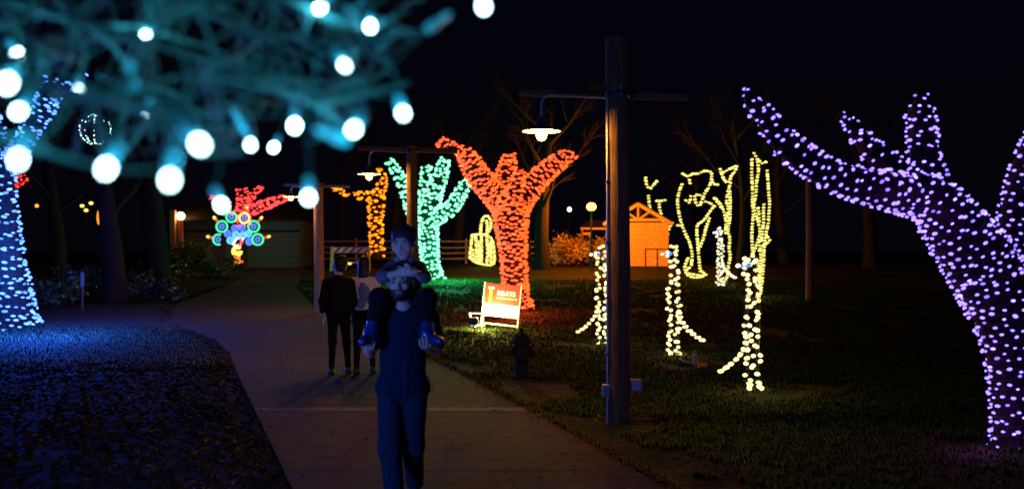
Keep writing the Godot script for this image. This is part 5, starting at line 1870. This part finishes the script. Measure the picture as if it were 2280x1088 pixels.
	for m in 2:
		var shoe := Sdf.new()
		var a: Vector3 = legs[m][2]
		var dn := Basis(Vector3.RIGHT, 0.0 if m == 0 else 0.7)
		shoe.cap(a + dn * Vector3(0, -0.03, -0.045), a + dn * Vector3(0, -0.042, 0.09), 0.045, 0.04, 0.03)
		shoe.cap(a + dn * Vector3(0, -0.048, 0.09), a + dn * Vector3(0, -0.052, 0.16), 0.04, 0.03, 0.03)
		shoe.cap(a, a + dn * Vector3(0, -0.03, -0.02), 0.048, 0.046, 0.03)
		put("shoe", shoe.mesh(0.009), plain("dark shoe leather", lin(0.03, 0.024, 0.02), 0.5), t)
	child(at)

func child(at: Vector3):
	var t := thing("person", "small child with dark hair riding on the man's shoulders in blue boots", "person", at)
	var mb := MB.new()
	var body := Sdf.new()
	body.ell(Vector3(0.01, 1.47, -0.12), Vector3(0.1, 0.08, 0.085), Basis(), 0.04)
	body.ell(Vector3(0.01, 1.6, -0.1), Vector3(0.095, 0.13, 0.075), Basis(), 0.04)
	body.cap(Vector3(-0.075, 1.695, -0.07), Vector3(0.095, 1.695, -0.07), 0.04, 0.04, 0.04)
	body.cap(Vector3(0.01, 1.7, -0.06), Vector3(0.015, 1.78, -0.03), 0.04, 0.04, 0.03)
	var legs := [[Vector3(-0.07, 1.46, -0.1), Vector3(-0.155, 1.49, 0.1), Vector3(-0.2, 1.25, 0.165)], [Vector3(0.085, 1.46, -0.1), Vector3(0.18, 1.49, 0.1), Vector3(0.18, 1.25, 0.165)]]
	for l in legs: body.chain([l[0], l[1], l[2]], [0.062, 0.048, 0.032], 0.03)
	var arms := [[Vector3(-0.095, 1.685, -0.06), Vector3(-0.135, 1.632, 0.065), Vector3(0.0, 1.662, 0.155)], [Vector3(0.115, 1.685, -0.06), Vector3(0.155, 1.632, 0.065), Vector3(0.085, 1.668, 0.165)]]
	for a in arms: body.chain([a[0], a[1], a[2]], [0.034, 0.03, 0.022], 0.02)
	body.mesh_into(mb, 0.011)
	var hc := Vector3(0.01, 1.862, 0.0)
	var hb := Basis(Vector3.UP, -0.22) * Basis(Vector3.RIGHT, 0.1) * Basis(Vector3.BACK, 0.05) * Basis.from_scale(Vector3(1.1, 0.92, 1.0))
	var hs := Sdf.new()
	head(hs, hc, hb, 0.95)
	hs.ell(hc + hb * Vector3(0, -0.03, 0.045), Vector3(0.06, 0.05, 0.045), hb, 0.02)
	hs.cap(Vector3(0.01, 1.72, -0.055), Vector3(0.012, 1.8, -0.02), 0.04, 0.042, 0.03)
	hs.mesh_into(mb, 0.0055)
	var h1 := Sdf.new()
	hand(h1, arms[0][2], Vector3(1, 0.06, 0.2), Vector3(0, -0.3, -1), Vector3(0, 1, 0), 0.72, 0.45)
	h1.mesh_into(mb, 0.004)
	var h2 := Sdf.new()
	hand(h2, arms[1][2], Vector3(-1, 0.05, 0.1), Vector3(0, -0.3, -1), Vector3(0, 1, 0), 0.72, 0.45)
	h2.mesh_into(mb, 0.004)
	put("body", mb.mesh(), M.skin, t)
	eyes(t, hc, hb, 0.95)
	var hair := Sdf.new()
	hair.ell(hc + hb * Vector3(0, 0.052, -0.018), Vector3(0.083, 0.096, 0.1), hb, 0.01)
	hair.cut(hc + hb * Vector3(0, -0.032, 0.09), Vector3(0.1, 0.085, 0.075), hb, 0.015)
	hair.cut(hc + hb * Vector3(0, -0.12, 0.02), Vector3(0.14, 0.11, 0.12), hb, 0.02)
	for i in 9:
		var x := -0.055 + 0.013 * i
		hair.cap(hc + hb * Vector3(x, 0.095, 0.045), hc + hb * Vector3(x * 1.05 + 0.012, 0.056 + 0.004 * (i % 3), 0.076 - absf(x) * 0.4), 0.013, 0.007, 0.014)
	for i in 26:
		var q := Vector3(R(-0.07, 0.07), R(0.07, 0.13), R(-0.08, 0.05))
		var o := q.normalized() * 0.018
		hair.cap(hc + hb * q * 0.92, hc + hb * (q * 0.97 + o + Vector3(0.008, 0, 0.004)), 0.016, 0.007, 0.012)
	put("hair", hair.mesh(0.0065), M.hair, t)
	var im := Image.create(64, 64, false, Image.FORMAT_RGB8)
	for y in 64:
		for x in 64:
			var c := Vector3(0.1, 0.03, 0.04)
			if (x / 8) % 2: c = c.lerp(Vector3(0.03, 0.04, 0.12), 0.6)
			if (y / 8) % 2: c = c.lerp(Vector3(0.2, 0.17, 0.18), 0.45)
			if x % 16 == 3 or y % 16 == 3: c = Vector3(0.3, 0.28, 0.3)
			im.set_pixel(x, y, lin(c.x, c.y, c.z))
	var plaid := surf("plaid flannel", ImageTexture.create_from_image(im), Vector3.ONE * 9.0, 0.9)
	var shirt := Sdf.new()
	shirt.ell(Vector3(0.01, 1.59, -0.1), Vector3(0.113, 0.145, 0.093), Basis(), 0.04)
	shirt.cap(Vector3(-0.08, 1.695, -0.07), Vector3(0.1, 1.695, -0.07), 0.05, 0.05, 0.04)
	for a in arms: shirt.chain([a[0], a[1]], [0.047, 0.045], 0.025)
	for a in arms: shirt.chain([a[1], a[1].lerp(a[2], 0.22)], [0.045, 0.04], 0.02)
	shirt.cut(Vector3(0.012, 1.77, -0.02), Vector3(0.05, 0.05, 0.06), Basis(), 0.01)
	put("shirt", shirt.mesh(0.0085), plaid, t)
	var collar := MB.new()
	collar.tube([Vector3(-0.05, 1.765, -0.045), Vector3(-0.04, 1.745, 0.0), Vector3(0.0, 1.722, 0.015)], [0.014, 0.017, 0.012], 8)
	collar.tube([Vector3(0.07, 1.765, -0.045), Vector3(0.062, 1.745, 0.0), Vector3(0.024, 1.722, 0.015)], [0.014, 0.017, 0.012], 8)
	put("collar", collar.mesh(), plain("pale collar", lin(0.16, 0.22, 0.36), 0.85), t)
	var pants := Sdf.new()
	pants.ell(Vector3(0.01, 1.46, -0.12), Vector3(0.115, 0.09, 0.098), Basis(), 0.04)
	for l in legs: pants.chain([l[0], l[1], l[1].lerp(l[2], 0.62)], [0.076, 0.064, 0.05], 0.035)
	put("trousers", pants.mesh(0.0095), cloth("dark corduroy", lin(0.009, 0.006, 0.007), lin(0.017, 0.011, 0.012), Vector3.ONE * 4.0), t)
	var boot_m := plain("blue rubber", lin(0.01, 0.026, 0.11), 0.25)
	for m in 2:
		var s := Sdf.new()
		var k: Vector3 = legs[m][1]
		var a: Vector3 = legs[m][2]
		var toe := Vector3(0.095, -0.045, 0.085) if m == 1 else Vector3(-0.04, -0.05, 0.1)
		s.chain([k.lerp(a, 0.5), a], [0.047, 0.042], 0.02)
		s.chain([a, a + Vector3(0, -0.03, -0.01), a + toe], [0.042, 0.04, 0.03], 0.03)
		s.ell(a + toe * 0.55 + Vector3(0, -0.012, 0), Vector3(0.035, 0.025, 0.05), Basis(Vector3.UP, atan2(toe.x, toe.z)), 0.02)
		var n := (k - a).normalized()
		s.plane(k.lerp(a, 0.5) + n * 0.0, n)
		put("boot", s.mesh(0.006), boot_m, t)

func walker(label: String, x: float, d: float, kind: int):
	var t := thing("person", label, "person", Vector3(x, 0.025, -d), 0.0)
	var mb := MB.new()
	var body := Sdf.new()
	body.ell(Vector3(0, 1.28, 0.0), Vector3(0.15, 0.17, 0.1), Basis(), 0.05)
	body.cap(Vector3(-0.14, 1.39, 0.01), Vector3(0.14, 1.39, 0.01), 0.05, 0.05, 0.05)
	body.ell(Vector3(0, 1.08, 0), Vector3(0.13, 0.16, 0.095), Basis(), 0.05)
	body.ell(Vector3(0, 0.93, 0.01), Vector3(0.16, 0.12, 0.115), Basis(), 0.05)
	body.cap(Vector3(0, 1.4, 0.0), Vector3(0.01, 1.54, -0.01), 0.05, 0.048, 0.03)
	var legs := [[Vector3(-0.085, 0.9, 0), Vector3(-0.1, 0.49, -0.05), Vector3(-0.095, 0.085, 0.05)], [Vector3(0.085, 0.9, 0), Vector3(0.105, 0.48, -0.1), Vector3(0.125, 0.085, -0.13)]]
	var arms := [[Vector3(-0.185, 1.37, 0.01), Vector3(-0.235, 1.1, 0.04), Vector3(-0.245, 0.87, -0.04)], [Vector3(0.185, 1.37, 0.01), Vector3(0.24, 1.1, 0.03), Vector3(0.2, 0.92, -0.12)]]
	if kind == 1: arms[0] = [Vector3(-0.175, 1.37, 0.01), Vector3(-0.235, 1.11, 0.03), Vector3(-0.15, 1.02, -0.17)]
	for l in legs: body.chain([l[0], l[1], l[2]], [0.085, 0.056, 0.036], 0.04)
	for a in arms: body.chain([a[0], a[1], a[2]], [0.043, 0.035, 0.025], 0.03)
	body.mesh_into(mb, 0.015)
	var hc := Vector3(0.0, 1.635, -0.02)
	var hb := Basis(Vector3.UP, PI + 0.75 if kind == 0 else PI)
	if kind == 0: hb = Basis(Vector3.UP, -PI + 0.9)
	var hs := Sdf.new()
	head(hs, hc, hb, 1.0)
	hs.cap(Vector3(0, 1.48, 0.0), Vector3(0.005, 1.57, -0.01), 0.048, 0.048, 0.03)
	hs.mesh_into(mb, 0.008)
	for m in 2:
		var h := Sdf.new()
		var fw: Vector3 = arms[m][2] - arms[m][1]
		hand(h, arms[m][2], fw, Vector3(1 if m == 0 else -1, 0, 0), Vector3(0, 0, -1), 0.95, 0.4)
		h.mesh_into(mb, 0.006)
	put("body", mb.mesh(), M.skin, t)
	eyes(t, hc, hb, 1.0)
	var hair := Sdf.new()
	hair.ell(hc + hb * Vector3(0, 0.046, -0.028), Vector3(0.088, 0.102, 0.108), hb, 0.02)
	if kind == 0:
		hair.ell(hc + hb * Vector3(0, 0.09, -0.1), Vector3(0.065, 0.06, 0.06), hb, 0.02)
		hair.ell(hc + hb * Vector3(0, 0.04, -0.04), Vector3(0.105, 0.105, 0.1), hb, 0.02)
		hair.ell(hc + hb * Vector3(0, -0.03, -0.05), Vector3(0.08, 0.075, 0.07), hb, 0.02)
	else:
		hair.ell(hc + hb * Vector3(0, -0.05, -0.05), Vector3(0.09, 0.12, 0.075), hb, 0.03)
		hair.ell(hc + hb * Vector3(0, -0.14, -0.07), Vector3(0.085, 0.08, 0.055), hb, 0.03)
	hair.cut(hc + hb * Vector3(0, -0.04, 0.1), Vector3(0.12, 0.1, 0.09), hb, 0.02)
	put("hair", hair.mesh(0.009), M.hair, t)
	var jm: StandardMaterial3D
	if kind == 0: jm = cloth("black jacket cloth", lin(0.005, 0.005, 0.007), lin(0.013, 0.012, 0.015), Vector3.ONE * 3.0)
	else: jm = cloth("pale denim", lin(0.5, 0.44, 0.44), lin(0.72, 0.66, 0.64), Vector3.ONE * 2.0)
	var j := Sdf.new()
	j.ell(Vector3(0, 1.28, 0.0), Vector3(0.185, 0.19, 0.128), Basis(), 0.05)
	j.cap(Vector3(-0.155, 1.385, 0.01), Vector3(0.155, 1.385, 0.01), 0.07, 0.07, 0.05)
	j.ell(Vector3(0, 1.06, 0.01), Vector3(0.18, 0.18, 0.128), Basis(), 0.06)
	if kind == 0: j.ell(Vector3(0, 0.96, 0.01), Vector3(0.195, 0.13, 0.14), Basis(), 0.06)
	for a in arms: j.chain([a[0], a[1], a[1].lerp(a[2], 0.88)], [0.066, 0.056, 0.045], 0.035)
	j.ell(Vector3(0, 1.45, 0.02), Vector3(0.08, 0.05, 0.075), Basis(), 0.03)
	for i in 6: j.cap(Vector3(R(-0.14, 0.0), 0.98 + 0.07 * i, 0.128), Vector3(R(0.02, 0.15), 1.0 + 0.07 * i, 0.125), 0.01, 0.008, 0.03)
	j.plane(Vector3(0, 0.925, 0), Vector3(0, -1, 0))
	put("jacket", j.mesh(0.012), jm, t)
	if kind == 1:
		var p := Sdf.new()       # a darker blue panel worn across the back
		p.ell(Vector3(0.03, 1.22, 0.11), Vector3(0.09, 0.17, 0.048), Basis(Vector3.BACK, 0.25), 0.02)
		p.ell(Vector3(-0.02, 1.06, 0.115), Vector3(0.08, 0.09, 0.045), Basis(), 0.03)
		put("back_panel", p.mesh(0.011), cloth("blue cloth", lin(0.08, 0.12, 0.26), lin(0.14, 0.2, 0.38), Vector3.ONE * 3.0), t)
	var l := Sdf.new()
	l.ell(Vector3(0, 0.92, 0.01), Vector3(0.172, 0.13, 0.125), Basis(), 0.05)
	for q in legs: l.chain([q[0], q[1], q[2]], [0.09, 0.06, 0.041], 0.04)
	l.plane(Vector3(0, 0.1, 0), Vector3(0, -1, 0))
	put("leggings", l.mesh(0.013), cloth("black leggings", lin(0.004, 0.004, 0.005), lin(0.009, 0.008, 0.01), Vector3.ONE * 4.0), t)
	for q in legs:
		var s := Sdf.new()
		var a: Vector3 = q[2]
		s.cap(a + Vector3(0, -0.035, 0.045), a + Vector3(0, -0.048, -0.08), 0.042, 0.036, 0.03)
		s.cap(a + Vector3(0, -0.05, -0.08), a + Vector3(0, -0.056, -0.15), 0.036, 0.026, 0.03)
		s.cap(a, a + Vector3(0, -0.03, 0.02), 0.044, 0.044, 0.03)
		put("shoe", s.mesh(0.01), plain("dark shoe", lin(0.03, 0.028, 0.03), 0.55), t)
